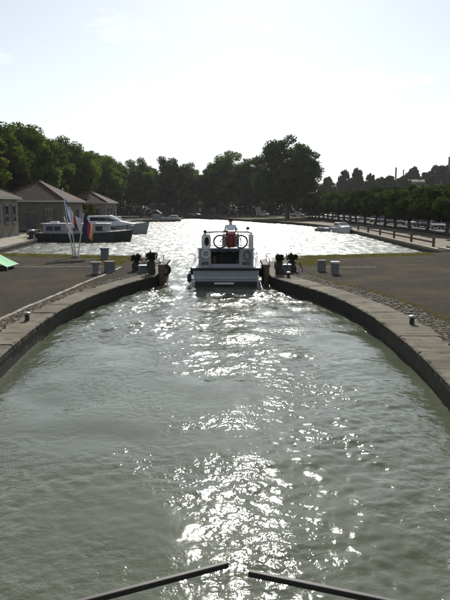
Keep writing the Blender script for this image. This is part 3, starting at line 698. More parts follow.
    hw.build('steering_wheel', M['black'], root)
    st = MB().box((0.25, 2.05, 2.14), (0.9, 0.45, 0.48)).build('helm_seat', M['navy'], root, bevel=0.05)
    # lamps on stalks
    for x, z, s_ in ((1.02, 2.72, 1.0), (-1.12, 2.55, 0.8)):
        b = MB().tube([(x, 0.4, z - 0.05), (x + 0.05, 0.4, z + 0.12 * s_)], 0.018, 6)
        b.lathe([(0.03, 0.1), (0.08, 0.12), (0.085, 0.2), (0.04, 0.24)], (x + 0.08 * s_, 0.4, z), 12)
        b.build('deck_lamp', M['black'], root)
    for k, (x, y, z, r, h) in enumerate(((-0.62, 0.9, 0.9, 0.12, 0.5), (0.66, 0.95, 0.9, 0.16, 0.35))):
        MB().lathe([(r * 0.8, z), (r, z + h * 0.5), (r * 0.9, z + h), (r * 0.3, z + h + 0.08)], (x, y, 0), 12).build('cockpit_bag', M['navy'] if k else M['gate_wood'], root, smooth=True)
    n = 24
    for x, z, q_ in ((-1.02, 1.62, 'red'), ):
        MB().tube([(x + 0.19 * math.cos(6.283 * k / n), 0.33, z - 0.02 + 0.19 * math.sin(6.283 * k / n)) for k in range(n)], 0.045, 8, closed=True).build('life_ring', M['gel'], root, smooth=True)
    for j in range(3):
        MB().tube([(1.08 + (0.15 + 0.012 * j) * math.cos(6.283 * k / n), 0.34 - 0.02 * j, 1.52 + (0.22 + 0.01 * j) * math.sin(6.283 * k / n)) for k in range(n)], 0.018, 6, closed=True).build('rope_coil', M['coping'], root, smooth=True)
    MB().tube([(1.08, 0.33, 1.74), (1.3, -0.02, 1.0), (1.62, 0.02, 0.95)], 0.015, 6).build('mooring_line', M['coping'], root, smooth=True)
    cv = MB(); nn = 14
    cv.v = [(-0.72 + 1.4 * i / nn, 0.30 + 0.05 * math.sin(i * 2.1) * (j / 3), 1.86 - 0.16 * j / 3 - 0.03 * math.sin(i * 1.3) * (j / 3)) for j in range(4) for i in range(nn + 1)]
    cv.f = [(j * (nn + 1) + i, j * (nn + 1) + i + 1, (j + 1) * (nn + 1) + i + 1, (j + 1) * (nn + 1) + i) for j in range(3) for i in range(nn)]
    cv.build('canvas_flap', M['navy'], root, smooth=True, fix=False)
    for x in (-1.5, 1.5): MB().tube([(x, 0.05, 0.9), (x, 0.08, 1.35), (x * 0.93, 0.36, 1.45)], 0.018, 6).build('stern_rail', M['steel'], root, smooth=True)
    for x in (-1.35, 1.35): MB().box((x, -0.02, 0.95), (0.22, 0.06, 0.05)).build('cleat', M['steel'], root, bevel=0.01)
    # swim platform, outboard leg cover, rails, fenders
    MB().box((-0.1, -0.16, 0.16), (1.0, 0.22, 0.09)).build('swim_step', M['gel'], root, bevel=0.03)
    for sx in (-1, 1):
        rl = MB(); pts = [(sx * (half(t / 12) - 0.06), t / 12 * 11, dz(t / 12) + 0.55) for t in range(2, 12)]
        rl.tube(pts, 0.016, 6)
        for t in range(2, 12, 2): rl.tube([(sx * (half(t / 12) - 0.06), t / 12 * 11, dz(t / 12) - 0.03), (sx * (half(t / 12) - 0.06), t / 12 * 11, dz(t / 12) + 0.55)], 0.014, 6)
        rl.build('side_rail', M['steel'], root)
    for x, y in ((-1.86, 0.2), (-1.9, 3.5), (1.9, 2.6), (1.9, 5.5)):
        b = MB().lathe([(0.02, 0.1), (0.10, 0.16), (0.11, 0.35), (0.10, 0.52), (0.02, 0.58)], (x, y, 0.05), 12)
        b.tube([(x, y, 0.6), (x - 0.1 * (1 if x > 0 else -1), y, 0.92)], 0.012, 5); b.build('fender', M['navy'], root)
    return root
main_boat()

def bicycle(loc, rz, label, frame, rimm='steel', tilt=0.0):
    root = thing('bicycle', loc, label, 'bicycle', 'bicycles on the boat', rz); root.rotation_euler.x = tilt
    for x in (-0.53, 0.53):
        n = 28; w = MB().tube([(x + 0.32 * math.cos(6.283 * k / n), 0, 0.34 + 0.32 * math.sin(6.283 * k / n)) for k in range(n)], 0.034, 8, closed=True).build('wheel', M['rubber'], root, smooth=True)
        rm = MB().tube([(x + 0.285 * math.cos(6.283 * k / n), 0, 0.34 + 0.285 * math.sin(6.283 * k / n)) for k in range(n)], 0.012, 6, closed=True)
        for k in range(12):
            a = 6.283 * k / 12; rm.tube([(x, 0, 0.34), (x + 0.285 * math.cos(a), 0, 0.34 + 0.285 * math.sin(a))], 0.003, 4)
        rm.tube([(x, -0.05, 0.34), (x, 0.05, 0.34)], 0.025, 8); rm.build('rim', M[rimm], w)
    f = MB(); bb = (-0.08, 0, 0.30); st = (-0.22, 0, 0.82); hd = (0.36, 0, 0.86); r = 0.018
    for a, c in ((bb, st), (bb, (0.40, 0, 0.72)), ((-0.20, 0, 0.74), hd), (bb, (-0.53, 0, 0.34)), ((-0.2, 0, 0.74), (-0.53, 0, 0.34)), (hd, (0.43, 0, 0.62)), ((0.43, 0, 0.62), (0.53, 0, 0.34))): f.tube([a, c], r, 6)
    f.build('frame', frame, root, smooth=True)
    MB().tube([(0.34, 0, 0.86), (0.33, 0, 0.98), (0.34, -0.02, 1.0)], 0.015, 6).tube([(0.22, -0.28, 1.0), (0.35, -0.2, 1.0), (0.35, 0.2, 1.0), (0.22, 0.28, 1.0)], 0.013, 6).build('handlebar', M['black'], root)
    MB().box((-0.25, 0, 0.88), (0.26, 0.14, 0.07), taper=0.8).build('saddle', M['black'], root, bevel=0.02)
    cr = MB().tube([(-0.08, -0.02, 0.30), (-0.08, -0.06, 0.30), (-0.02, -0.07, 0.15)], 0.012, 6).tube([(-0.08, 0.02, 0.30), (-0.08, 0.06, 0.30), (-0.14, 0.07, 0.45)], 0.012, 6)
    n = 16; cr.tube([(-0.08 + 0.09 * math.cos(6.283 * k / n), -0.03, 0.3 + 0.09 * math.sin(6.283 * k / n)) for k in range(n)], 0.008, 5, closed=True); cr.build('crankset', M['iron'], root)
bicycle((0.28, 29.48, 1.88), 0.0, 'bicycle hung crosswise on the upper stern rail of the boat', M['red'])
bicycle((0.05, 30.1, 0.90), math.pi, 'dark bicycle standing in the stern opening of the boat', M['iron'], 'iron')
bag = thing('red_bag', (0.30, 29.38, 1.95), 'red bag tied between the bicycle wheels on the boat stern', 'bag')
b = MB(); rings = []
for z, w, dpt in ((0.0, 0.15, 0.09), (0.08, 0.22, 0.14), (0.35, 0.25, 0.17), (0.58, 0.22, 0.13), (0.70, 0.10, 0.06)):
    rings.append([(w * math.copysign(abs(math.cos(a)) ** 0.6, math.cos(a)), dpt * math.copysign(abs(math.sin(a)) ** 0.6, math.sin(a)), z) for a in (6.283 * k / 16 for k in range(16))])
b.loft(rings).build('body', M['red'], bag, smooth=True)
for s_ in (-1, 1): MB().tube([(s_ * 0.13, -0.135, 0.08), (s_ * 0.12, -0.18, 0.33), (s_ * 0.06, -0.12, 0.62)], 0.022, 6).build('strap', M['black'], bag)

# skipper, seated at the helm, back to the camera
def skin_obj(name, verts, edges, rad, m, parent, sub=2, rootv=0):
    me = bpy.data.meshes.new(name); me.from_pydata(verts, edges, []); me.materials.append(m)
    o = bpy.data.objects.new(name, me); COL.objects.link(o); o.parent = parent
    sm = o.modifiers.new('skin', 'SKIN'); sm.use_smooth_shade = True
    ss = o.modifiers.new('sub', 'SUBSURF'); ss.levels = sub; ss.render_levels = sub
    for i, r in enumerate(rad):
        sv = me.skin_vertices[0].data[i]; sv.radius = r if isinstance(r, tuple) else (r, r); sv.use_root = (i == rootv)
    return o
def skipper():
    root = thing('person', (0.30, 31.28, 2.38), 'person in pale shirt seen from behind, sitting at the helm of the boat', 'person')
    root.scale = (1.15, 1.08, 1.08); V = []; E_ = []; Rr = []
    def a(p, r, frm=None):
        V.append(p); Rr.append(r)
        if frm is not None: E_.append((frm, len(V) - 1))
        return len(V) - 1
    pel = a((0, 0.02, 0.10), (0.16, 0.12)); w = a((0, 0.0, 0.28), (0.135, 0.10), pel); ch = a((0, 0.02, 0.46), (0.16, 0.11), w); nb = a((0, 0.02, 0.58), (0.075, 0.07), ch)
    nk = a((0, 0.03, 0.65), 0.055, nb); hd = a((0, 0.05, 0.76), (0.078, 0.09), nk); a((0, 0.05, 0.86), (0.06, 0.07), hd); 
    for s in (-1, 1):
        sh = a((s * 0.19, 0.02, 0.53), 0.062, ch); el = a((s * 0.26, 0.16, 0.30), 0.045, sh); wr = a((s * 0.18, 0.38, 0.28), 0.03, el); pm = a((s * 0.165, 0.45, 0.29), (0.038, 0.022), wr)
        for k in range(4):
            f1 = a((s * 0.165 + (k - 1.5) * 0.021, 0.51, 0.31), 0.0095, pm); a((s * 0.165 + (k - 1.5) * 0.019, 0.535 - 0.004 * abs(k - 1.5), 0.275), 0.0085, f1)
        t1 = a((s * 0.165 - s * 0.05, 0.47, 0.28), 0.011, pm); a((s * 0.165 - s * 0.055, 0.515, 0.268), 0.009, t1)
        hp = a((s * 0.10, 0.08, 0.08), 0.09, pel); kn = a((s * 0.15, 0.46, 0.06), 0.06, hp); an = a((s * 0.14, 0.50, -0.34), 0.042, kn); a((s * 0.14, 0.62, -0.40), (0.045, 0.03), an)
    skin_obj('body', V, E_, Rr, M['skin'], root)
    hb_ = MB()
    hb_.lathe([(0.001, 0.0), (0.014, 0.01), (0.016, 0.03), (0.004, 0.05)], (0, 0.145, 0.735), 8); hb_.build('nose', M['skin'], root, smooth=True)
    for s in (-1, 1):
        MB().lathe([(0.004, -0.03), (0.02, -0.015), (0.024, 0.01), (0.01, 0.035)], (s * 0.083, 0.045, 0.755), 8).build('ear', M['skin'], root, smooth=True)
        MB().lathe([(0.002, -0.008), (0.009, 0), (0.002, 0.008)], (s * 0.032, 0.138, 0.79), 8).build('eye', M['black'], root, smooth=True)
    MB().box((0, 0.137, 0.70), (0.045, 0.012, 0.010)).build('mouth', M['red'], root)
    h = MB(); rings = []
    for i in range(9):
        ph = math.pi * (0.02 + 0.62 * i / 8)
        rings.append([(0.093 * math.sin(ph) * math.cos(t), 0.04 + 0.108 * math.sin(ph) * math.sin(t) * (0.82 if math.sin(t) > 0 and i > 5 else 1), 0.80 + 0.115 * math.cos(ph) + (0.05 if math.sin(t) > 0.4 and i > 5 else 0)) for t in (6.283 * k / 18 for k in range(18))])
    h.loft(rings).build('hair', M['hair'], root, smooth=True)
    V2_ = [(0, 0.02, 0.10), (0, 0.0, 0.28), (0, 0.02, 0.46), (0, 0.02, 0.575), (-0.19, 0.02, 0.53), (-0.235, 0.10, 0.40), (0.19, 0.02, 0.53), (0.235, 0.10, 0.40)]
    skin_obj('shirt', V2_, [(0, 1), (1, 2), (2, 3), (2, 4), (4, 5), (2, 6), (6, 7)], [(0.175, 0.135), (0.155, 0.12), (0.18, 0.13), (0.085, 0.08), 0.078, 0.068, 0.078, 0.068], M['shirt'], root)
    V3 = [(0, 0.02, 0.08)]; E3 = []; R3 = [(0.175, 0.13)]
    for s in (-1, 1):
        k = len(V3); V3 += [(s * 0.10, 0.08, 0.08), (s * 0.15, 0.46, 0.06), (s * 0.14, 0.50, -0.28)]; E3 += [(0, k), (k, k + 1), (k + 1, k + 2)]; R3 += [0.105, 0.075, 0.06]
    skin_obj('trousers', V3, E3, R3, M['trousers'], root)
skipper()

def barge():
    root = thing('barge', (-21.6, 67.9, 0), 'long black barge with grey wheelhouse moored across the left of the basin', 'boat', None, -math.pi / 2)
    half, dz = hull(11.0, 3.6, 0.95, M['black_hull'], root, bow=0.22, sheer=0.35, transom=0.8, flare=0.94)
    d = MB(); n = 16; rows = [[(-half(i / n) + 0.05, i / n * 11, dz(i / n) - 0.04), (half(i / n) - 0.05, i / n * 11, dz(i / n) - 0.04)] for i in range(n + 1)]
    d.v = [p for r in rows for p in r]; d.f = [(2 * i, 2 * i + 1, 2 * i + 3, 2 * i + 2) for i in range(n)]; d.build('deck', M['deck'], root, fix=False)
    for sx in (-1, 1):
        MB().tube([(sx * (half(t / 12) + 0.02), t / 12 * 11, dz(t / 12)) for t in range(0, 12)], 0.05, 6).build('gunwale', M['gel_grey'], root, smooth=True)
    # cabin: a long trunk with windows and a raised wheelhouse aft
    rounded_slab(root, 'cabin', M['gel_grey'], 0.9, 8.2, 1.35, 1.3, 0.9, 1.95, 0.95, 0.05, 0.15, 0.04)
    MB().box((0, 4.5, 2.0), (2.75, 7.6, 0.09)).build('cabin_roof', M['gel'], root, bevel=0.03)
    for sx in (-1, 1):
        for y in (1.7, 2.6, 4.3, 5.3, 6.3, 7.3):
            MB().box((sx * 1.34, y, 1.48), (0.05, 0.75, 0.5)).build('cabin_window', M['navy'] if y < 3 else M['glass'], root, bevel=0.01)
    MB().box((0.2, 2.0, 2.14), (0.8, 0.9, 0.2)).build('roof_hatch', M['gel'], root, bevel=0.03)
    MB().box((0.6, 6.2, 2.12), (0.5, 1.4, 0.16)).build('roof_box', M['gel_grey'], root, bevel=0.03)
    MB().tube([(0, 10.3, 1.3), (0, 10.3, 1.85)], 0.05, 8).build('bow_bitt', M['iron'], root)
    for k in range(3): MB().lathe([(0.03, 0), (0.12, 0.05), (0.12, 0.45), (0.03, 0.5)], (1.95, 2 + k * 3, 0.3), 10).build('fender', M['rubber'], root, smooth=True)
barge()

def cruiser(loc, rz, L_, label, hullm, cab=1.0, group=None):
    root = thing('motor_cruiser', loc, label, 'boat', group, rz); s = L_ / 9.0
    half, dz = hull(L_, 3.0 * s, 1.05 * s, hullm, root, bow=0.5, sheer=0.45 * s, flare=0.82, transom=0.92)
    d = MB(); n = 16; rows = [[(-half(i / n) + 0.02, i / n * L_, dz(i / n) - 0.03), (half(i / n) - 0.02, i / n * L_, dz(i / n) - 0.03)] for i in range(n + 1)]
    d.v = [p for r in rows for p in r]; d.f = [(2 * i, 2 * i + 1, 2 * i + 3, 2 * i + 2) for i in range(n)]; d.build('deck', M['gel'], root, fix=False)
    for sx in (-1, 1): MB().tube([(sx * (half(t / 14) + 0.01), t / 14 * L_, dz(t / 14) - 0.06) for t in range(0, 14)], 0.04 * s, 6).build('rubbing_strake', M['gel'], root, smooth=True)
    c0, c1 = 0.12 * L_, 0.70 * L_
    P = [(c0, 1.0 * s), (c0, 1.75 * s), (c0 + 0.25 * s, 2.15 * s * cab), (c1 - 2.2 * s, 2.2 * s * cab), (c1 - 1.0 * s, 1.6 * s), (c1 + 0.9 * s, 1.25 * s), (c1 + 0.9 * s, 1.0 * s)]
    b = MB(); rings = []
    for w, k in ((-1.15, 1), (-1.0, 1.0), (1.0, 1.0), (1.15, 1)):
        rings.append([(w * s * (1 - 0.12 * (z - s) / s), y, (z if abs(w) < 1.1 else z - 0.08 * s)) for y, z in P])
    b.loft(rings).build('cabin', M['gel'], root, bevel=0.03)
    for sx in (-1, 1):
        gl = MB(); x = sx * 1.10 * s; gp = [(c0 + 0.5 * s, 1.62 * s), (c0 + 0.55 * s, 1.98 * s * cab), (c1 - 2.4 * s, 1.98 * s * cab), (c1 - 1.35 * s, 1.62 * s)]
        gl.loft([[(x * 0.96, y, z) for y, z in gp], [(x * 0.99 + sx * 0.03, y, z) for y, z in gp]]); gl.build('side_window', M['glass'], root)
        MB().box((sx * half(0.45) * 0.965, 0.47 * L_, 0.72 * s), (0.04, 1.2 * s, 0.16 * s)).build('hull_port', M['glass'], root)
    gl = MB(); gl.quad((-0.85 * s, c1 - 2.12 * s, 2.12 * s * cab), (0.85 * s, c1 - 2.12 * s, 2.12 * s * cab), (0.9 * s, c1 - 1.05 * s, 1.67 * s), (-0.9 * s, c1 - 1.05 * s, 1.67 * s))
    gl.build('windscreen', M['glass'], root, fix=False).location = (0, 0.03, 0.03)
    rl = MB()
    for sx in (-1, 1):
        rl.tube([(sx * (half(t / 14) - 0.05), t / 14 * L_, dz(t / 14) + 0.45 * s) for t in range(8, 14)], 0.015, 5)
        for t in (8, 10, 12): rl.tube([(sx * (half(t / 14) - 0.05), t / 14 * L_, dz(t / 14) - 0.02), (sx * (half(t / 14) - 0.05), t / 14 * L_, dz(t / 14) + 0.45 * s)], 0.013, 5)
    rl.build('bow_rail', M['steel'], root)
    return root
cruiser((-21.4, 86.5, 0), -math.pi / 2, 10.3, 'grey motor cruiser with white cabin moored behind the black barge', M['gel_grey'], 1.05)
cruiser((-20.6, 96.0, 0), -math.pi / 2 + 0.15, 7.6, 'small white cruiser with raised top behind the grey cruiser', M['gel'], 1.25)
cruiser((-11.6, 154.5, 0.12), -math.pi / 2 + math.pi, 5.5, 'small pale boat moored at the end of the far left quay', M['gel_blue'], 1.1)
cruiser((17.5, 92.0, 0), 0.12 + math.pi, 6.3, 'white cabin boat moored against the right quay by the last fence posts', M['gel'], 1.0)
cruiser((14.9, 95.0, 0), 0.5 + math.pi, 3.6, 'little open white boat beside the cabin boat at the right quay', M['gel_grey'], 0.75)

# ------------------------------------------------------------------ post and rail fence along the right quay
fy = [50.3, 57.2, 64.0, 70.8, 77.8, 84.8, 91.8, 98.5]
fen = thing('post_fence', (17.95, 50.3, QZ), 'low dark post and rail fence along the right quay edge', 'fence')
fx = lambda y: 17.85 + (y - 48) * 0.038
for y in fy:
    MB().box((fx(y) - 17.95, y - 50.3, 0.45), (0.2, 0.2, 0.9)).build('post', M['gate_wood'], fen, bevel=0.02)
for a, c in zip(fy, fy[1:]):
    ln = c - a - 0.2; MB().box(((fx(a) + fx(c)) / 2 - 17.95, (a + c) / 2 - 50.3, 0.42), (0.09, ln, 0.16), rz=-math.atan(0.038)).build('rail', M['gate_wood'], fen)
q3 = thing('quay_steps', (18.0, 45.0, 0), 'pale stone steps at the near corner of the right quay', 'steps')
for k in range(3): MB().box((1.6 + k * 0.5, 1.3 - 0.02 * k, QZ + 0.08 + k * 0.16), (4.2, 3.4 - k * 0.7, 0.15)).build('step', M['pale_stone'], q3, bevel=0.015)
for k, (a, c) in enumerate([(22, 49.2), (24.5, 49.6)]): pass

# ------------------------------------------------------------------ houses on the left quay
def window(root, x, y, z, w, h, facing, shutters=True, m=None):
    """facing: 'x' wall looking +X, 'y' wall looking -Y (local)."""
    def bx(du, dn, dz, su, sn, sz, name, mm, par):
        c = (x + dn, y + du, z + dz) if facing == 'x' else (x + du, y - dn, z + dz)
        d = (sn, su, sz) if facing == 'x' else (su, sn, sz)
        return MB().box(c, d).build(name, mm, par)
    wn = bx(0, 0.02, 0, w, 0.06, h, 'window', M['fascia'], root)
    for i in (-1, 1): bx(i * w * 0.235, 0.045, 0, w * 0.42, 0.03, h * 0.9, 'pane', M['glass'], wn)
    bx(0, 0.08, -h / 2 - 0.06, w + 0.3, 0.18, 0.1, 'sill', M['pale_stone'], wn)
    if shutters:
        for i in (-1, 1): bx(i * (w * 0.75 + 0.03), 0.06, 0, w * 0.48, 0.05, h + 0.08, 'shutter', m or M['shutter'], root)
def hip_house(loc, sx, sy, eave, ridge, label, wm, wins_x, wins_y, doors=(), over=0.5, fascia=True):
    root = thing('house', loc, label, 'house', 'low houses along the left quay')
    b = MB(); x, y = sx / 2, sy / 2
    MB().box((0, 0, eave / 2 - 0.1), (sx, sy, eave + 0.2)).build('wall', wm, root)
    MB().box((0, 0, 0.2), (sx + 0.06, sy + 0.06, 0.6)).build('plinth', M['concrete'], root)
    X, Y = x + over, y + over; e = eave - 0.05
    if sx > sy: r0, r1 = (-(x - y), 0), (x - y, 0)
    else: r0, r1 = (0, -(y - x)), (0, y - x)
    b.v = [(-X, -Y, e), (X, -Y, e), (X, Y, e), (-X, Y, e), (r0[0], r0[1], ridge), (r1[0], r1[1], ridge)]
    if sx > sy: b.f = [(0, 1, 5, 4), (1, 2, 5), (2, 3, 4, 5), (3, 0, 4), (3, 2, 1, 0)]
    else: b.f = [(0, 1, 4), (1, 2, 5, 4), (2, 3, 5), (3, 0, 4, 5), (3, 2, 1, 0)]
    rf = b.build('roof', M['tile'], root); rf.data.materials.append(M['tile_side'])
    for pl in rf.data.polygons:
        if abs(pl.normal.x) > abs(pl.normal.y): pl.material_index = 1
    # ridge and hip tiles
    for (p, q) in ((4, 5), (0, 4), (1, 4 if sx <= sy else 5), (2, 5), (3, 5 if sx <= sy else 4)):
        a, c = Vector(b.v[p]), Vector(b.v[q])
        if (a - c).length > 0.2: MB().tube([a, c], 0.11, 6).build('ridge_tiles', M['tile'], rf)
    if fascia:
        for (c, d) in (((0, -Y + 0.02, e - 0.13), (2 * X, 0.05, 0.25)), ((0, Y - 0.02, e - 0.13), (2 * X, 0.05, 0.25)), ((X - 0.02, 0, e - 0.13), (0.05, 2 * Y, 0.25)), ((-X + 0.02, 0, e - 0.13), (0.05, 2 * Y, 0.25))):
            MB().box(c, d).build('fascia', M['fascia'], root)
    for (u, z, w, h) in wins_x: window(root, x, u, z, w, h, 'x')
    for (u, z, w, h) in wins_y: window(root, u, -y, z, w, h, 'y')
    for (u, w, h) in doors:
        dr = MB().box((u, -y - 0.02, h / 2), (w, 0.1, h)).build('door', M['shutter'], root)
        MB().box((u + w * 0.4, -y - 0.09, h * 0.5), (0.05, 0.05, 0.14)).build('handle', M['iron'], dr)
        MB().box((u, -y - 0.03, h + 0.08), (w + 0.3, 0.12, 0.16)).build('lintel', M['pale_stone'], root)
    return root
hip_house((-29.4, 60, QZ), 9.6, 20.0, 4.55, 6.9, 'pale house with tall grey shutters at the left picture edge', M['plaster'], [(-6, 2.6, 0.85, 2.0), (-2.6, 2.6, 0.85, 2.0), (0.9, 2.6, 0.85, 2.0), (3.6, 2.6, 0.85, 2.0), (6.4, 2.6, 0.85, 2.0), (8.7, 2.6, 0.8, 2.0)], [(-2, 2.4, 0.9, 1.5)])
hip_house((-28.2, 91, QZ), 9.6, 11.6, 4.35, 7.2, 'middle house on the left quay with grey-brown front and pyramid tiled roof', M['plaster_b'], [(-3, 2.3, 0.9, 1.5), (2.5, 2.3, 0.9, 1.5)], [(-3.0, 2.3, 0.9, 1.5), (2.8, 2.3, 0.9, 1.5)], [(0.1, 1.3, 2.5)])
hip_house((-28.4, 126, QZ), 8.2, 12.0, 4.3, 6.5, 'farthest low house on the left quay, partly behind the cruiser', M['plaster'], [(-3.6, 2.3, 0.9, 1.5), (0, 2.3, 0.9, 1.5), (3.6, 2.3, 0.9, 1.5)], [(-2.2, 2.3, 0.9, 1.5), (2.2, 2.3, 0.9, 1.5)], [(0, 1.1, 2.3)])
hip_house((-14, 217, QZ), 26, 5.5, 4.2, 6.0, 'long low brown building behind the far trees', M['plaster_b'], [], [(-10, 2.2, 1.2, 1.5), (-5, 2.2, 1.2, 1.5), (5, 2.2, 1.2, 1.5), (10, 2.2, 1.2, 1.5)], [(0, 1.6, 2.6)])
# bits on the left quay
iron_bollard((-20.6, 62.4, QZ), 'dark mooring post at the corner of the left quay below the shuttered house', 3.6)
for i, (x, y, s_, lab) in enumerate([(-23.8, 72.5, 0.8, 'brown wooden crate on the left quay behind the corner mooring post'), (-24.3, 76.0, 0.65, 'smaller wooden crate on the left quay near the barge stern')]):
    c = thing('crate', (x, y, QZ), lab, 'crate')
    for z in (0.12, 0.38, 0.62):
        for (cx, cy, dx_, dy_) in ((0, -0.5, 1.4, 0.04), (0, 0.5, 1.4, 0.04), (0.7, 0, 0.04, 0.96), (-0.7, 0, 0.04, 0.96)): MB().box((cx * s_, cy * s_, z * s_), (dx_ * s_, dy_ * s_, 0.2 * s_)).build('slat', M['gate_wood'], c)
    MB().box((0, 0, 0.7 * s_), (1.3 * s_, 0.9 * s_, 0.04)).build('lid', M['gate_wood'], c)

# ------------------------------------------------------------------ trees
def leaf_cloud(clumps, n, size, seed, squash=0.8):
    rng = np.random.default_rng(seed)
    C = np.array([c[:3] for c in clumps]); Rd = np.array([c[3] for c in clumps]); w = Rd ** 2; w = w / w.sum()
    k = rng.choice(len(C), n, p=w)
    d = rng.normal(size=(n, 3)); d /= np.linalg.norm(d, axis=1)[:, None]
    rad = Rd[k] * (0.3 + 0.82 * rng.random(n) ** 0.7); P = C[k] + d * rad[:, None] * np.array([1, 1, squash])
    nrm = d * 0.6 + rng.normal(size=(n, 3)) * 0.8 + np.array([0, 0, 0.35]); nrm /= np.linalg.norm(nrm, axis=1)[:, None]
    u = np.cross(nrm, rng.normal(size=(n, 3))); u /= np.linalg.norm(u, axis=1)[:, None]; v = np.cross(nrm, u)
    s = size * rng.uniform(0.6, 1.35, n)[:, None]
    bend = nrm * s * 0.25
    V = np.stack([P - u * s, P + v * s * 0.62 + bend, P + u * s, P - v * s * 0.62 + bend], 1).reshape(-1, 3).astype(np.float32)
    return V
def quads_mesh(name, V, m):
    me = bpy.data.meshes.new(name); nq = len(V) // 4
    me.vertices.add(len(V)); me.vertices.foreach_set('co', V.ravel())
    me.loops.add(nq * 4); me.loops.foreach_set('vertex_index', np.arange(nq * 4, dtype=np.int32)); me.polygons.add(nq)
    me.polygons.foreach_set('loop_start', np.arange(0, nq * 4, 4, dtype=np.int32)); me.update(calc_edges=True); me.materials.append(m)
    return me
def make_tree(name, h, rad, trunk_h, seed, nleaf, leafm, lsize=0.3, trunk_r=0.38, nclump=34, shape='plane'):
    q = random.Random(seed); tb = MB()
    top = Vector((q.uniform(-0.4, 0.4), q.uniform(-0.4, 0.4), trunk_h))
    tb.tube([(0, 0, -0.15), (0.02, 0, 0.4), top * 0.5, top], [trunk_r * 1.45, trunk_r * 1.05, trunk_r * 0.9, trunk_r * 0.75], 9)
    cz = (h + trunk_h * 0.75) / 2; hz = (h - trunk_h * 0.75) / 2; cl = []
    while len(cl) < nclump:
        d = Vector((q.gauss(0, 1), q.gauss(0, 1), q.gauss(0, 1))).normalized(); rr = q.random() ** 0.45 * 0.9
        x, y, z = d.x * rad * rr, d.y * rad * rr, cz + d.z * hz * rr
        if shape == 'plane':
            t = (z - (cz - hz)) / (2 * hz); lim = rad * (1.0 - 0.55 * max(0, t - 0.55) / 0.45) * (0.65 + 0.35 * min(1, t / 0.3))
            if math.hypot(x, y) > lim: continue
        cl.append((x, y, z, q.choice((0.10, 0.14, 0.19, 0.24)) * q.uniform(0.9, 1.15) * rad))
    for c in sorted(cl, key=lambda c_: c_[2])[::3][:11]:
        e = Vector(c[:3]); mid = top.lerp(e, 0.5) + Vector((q.uniform(-0.5, 0.5), q.uniform(-0.5, 0.5), 0.1 * rad))
        tb.tube([top - Vector((0, 0, 0.3)), mid, e], [trunk_r * 0.5, trunk_r * 0.28, trunk_r * 0.08], 6)
    trunk = tb.mesh('trunk', M['bark'], True); crown = quads_mesh('crown', leaf_cloud(cl, nleaf, lsize, seed), leafm)
    return name, trunk, crown
def plant_tree(proto, loc, rz, sc, label, group, szf=1.0):
    r_ = thing(proto[0], loc, label, 'tree', group, rz); r_.scale = (sc, sc, sc * szf)
    for nm, me in (('trunk', proto[1]), ('crown', proto[2])):
        o = bpy.data.objects.new(nm, me); COL.objects.link(o); o.parent = r_
    return r_
TA = [make_tree('plane_tree', 20, 8.0, 4.2, 11 + i, 42000, M['leaf_a'] if i < 3 else M['leaf_b'], 0.24, 0.42, 120) for i in range(4)]
TBIG = make_tree('plane_tree', 24, 10.4, 4.5, 77, 52000, M['leaf_b'], 0.28, 0.6, 150)
qq = random.Random(3)
lt = [(-36, 83, 0.80), (-37.5, 95, 0.86), (-36, 107, 0.90), (-37, 119, 0.86), (-35.5, 131, 0.91), (-36.5, 143, 0.84), (-35, 156, 0.90), (-34, 168, 0.86), (-36, 182, 0.90)]
for i, (x, y, s_) in enumerate(lt):
    plant_tree(TA[i % 3], (x, y, QZ), qq.uniform(0, 6), s_, ('leafy plane tree behind the left houses, %s from the left edge' % ORD[i]), 'plane trees behind the left houses')
for i in range(8):
    plant_tree(TA[(i + 1) % 4], (-48 + qq.uniform(-2, 2), 88 + i * 14, QZ), qq.uniform(0, 6), 0.84 + qq.uniform(-0.04, 0.05), 'tall tree in the back row behind the left plane trees, %s from the left' % ORD[i], 'back row of trees on the left')
ft = [(-28, 196, 0.94), (-20.5, 208, 1.02), (-12.5, 211, 0.92), (-5, 209, 0.86), (1.6, 207, 1.1), (9.6, 206, 1.0)]
for i, (x, y, s_) in enumerate(ft):
    plant_tree(TA[(i * 2 + 1) % 4], (x, y, QZ), qq.uniform(0, 6), s_, 'dark tall tree on the far shore, %s from the left' % ORD[i], 'trees along the far shore')
for i in range(8):
    plant_tree(TA[i % 4], (-44 + i * 10.5, 236 + qq.uniform(-5, 5), QZ), qq.uniform(0, 6), 0.86 + qq.uniform(-0.05, 0.05), 'dark tree in the back row beyond the far shore, %s from the left' % ORD[i], 'back row of far trees')
plant_tree(TBIG, (18.0, 170, QZ), 2.2, 0.97, 'biggest round-crowned plane tree standing alone on the far right shore', None)
# small yellow-green tree between houses
small = make_tree('small_tree', 5.2, 2.0, 1.6, 51, 5000, leafmat('leaf_yellow', (0.10, 0.11, 0.02), (0.19, 0.18, 0.04), 0.45), 0.17, 0.12, 16)
plant_tree(small, (-25.2, 107, QZ), 0.3, 1.0, 'small yellow-green tree between the middle and farthest left houses', None)
# clipped rows on the right
TR = [make_tree('clipped_plane_tree', 7.3, 4.4, 3.1, 201 + i, 22000, M['leaf_b'], 0.20, 0.24, 90, 'box') for i in range(3)]
for i in range(19):
    y = 64 + i * 6.8
    plant_tree(TR[i % 3], (26.6 + qq.uniform(-0.2, 0.2), y, QZ), qq.uniform(0, 6), 0.97 + qq.uniform(-0.03, 0.05), 'clipped plane tree in the front row on the right quay, %s from the right edge' % ORD[i], 'clipped plane trees along the right quay', 0.80 + 0.011 * i)
for i in range(17):
    plant_tree(TR[(i + 2) % 3], (41.5, 74 + i * 7.2, QZ), qq.uniform(0, 6), 1.02 + qq.uniform(-0.04, 0.05), 'clipped plane tree in the back row beyond the cars, %s from the right' % ORD[i], 'back row of clipped trees on the right')
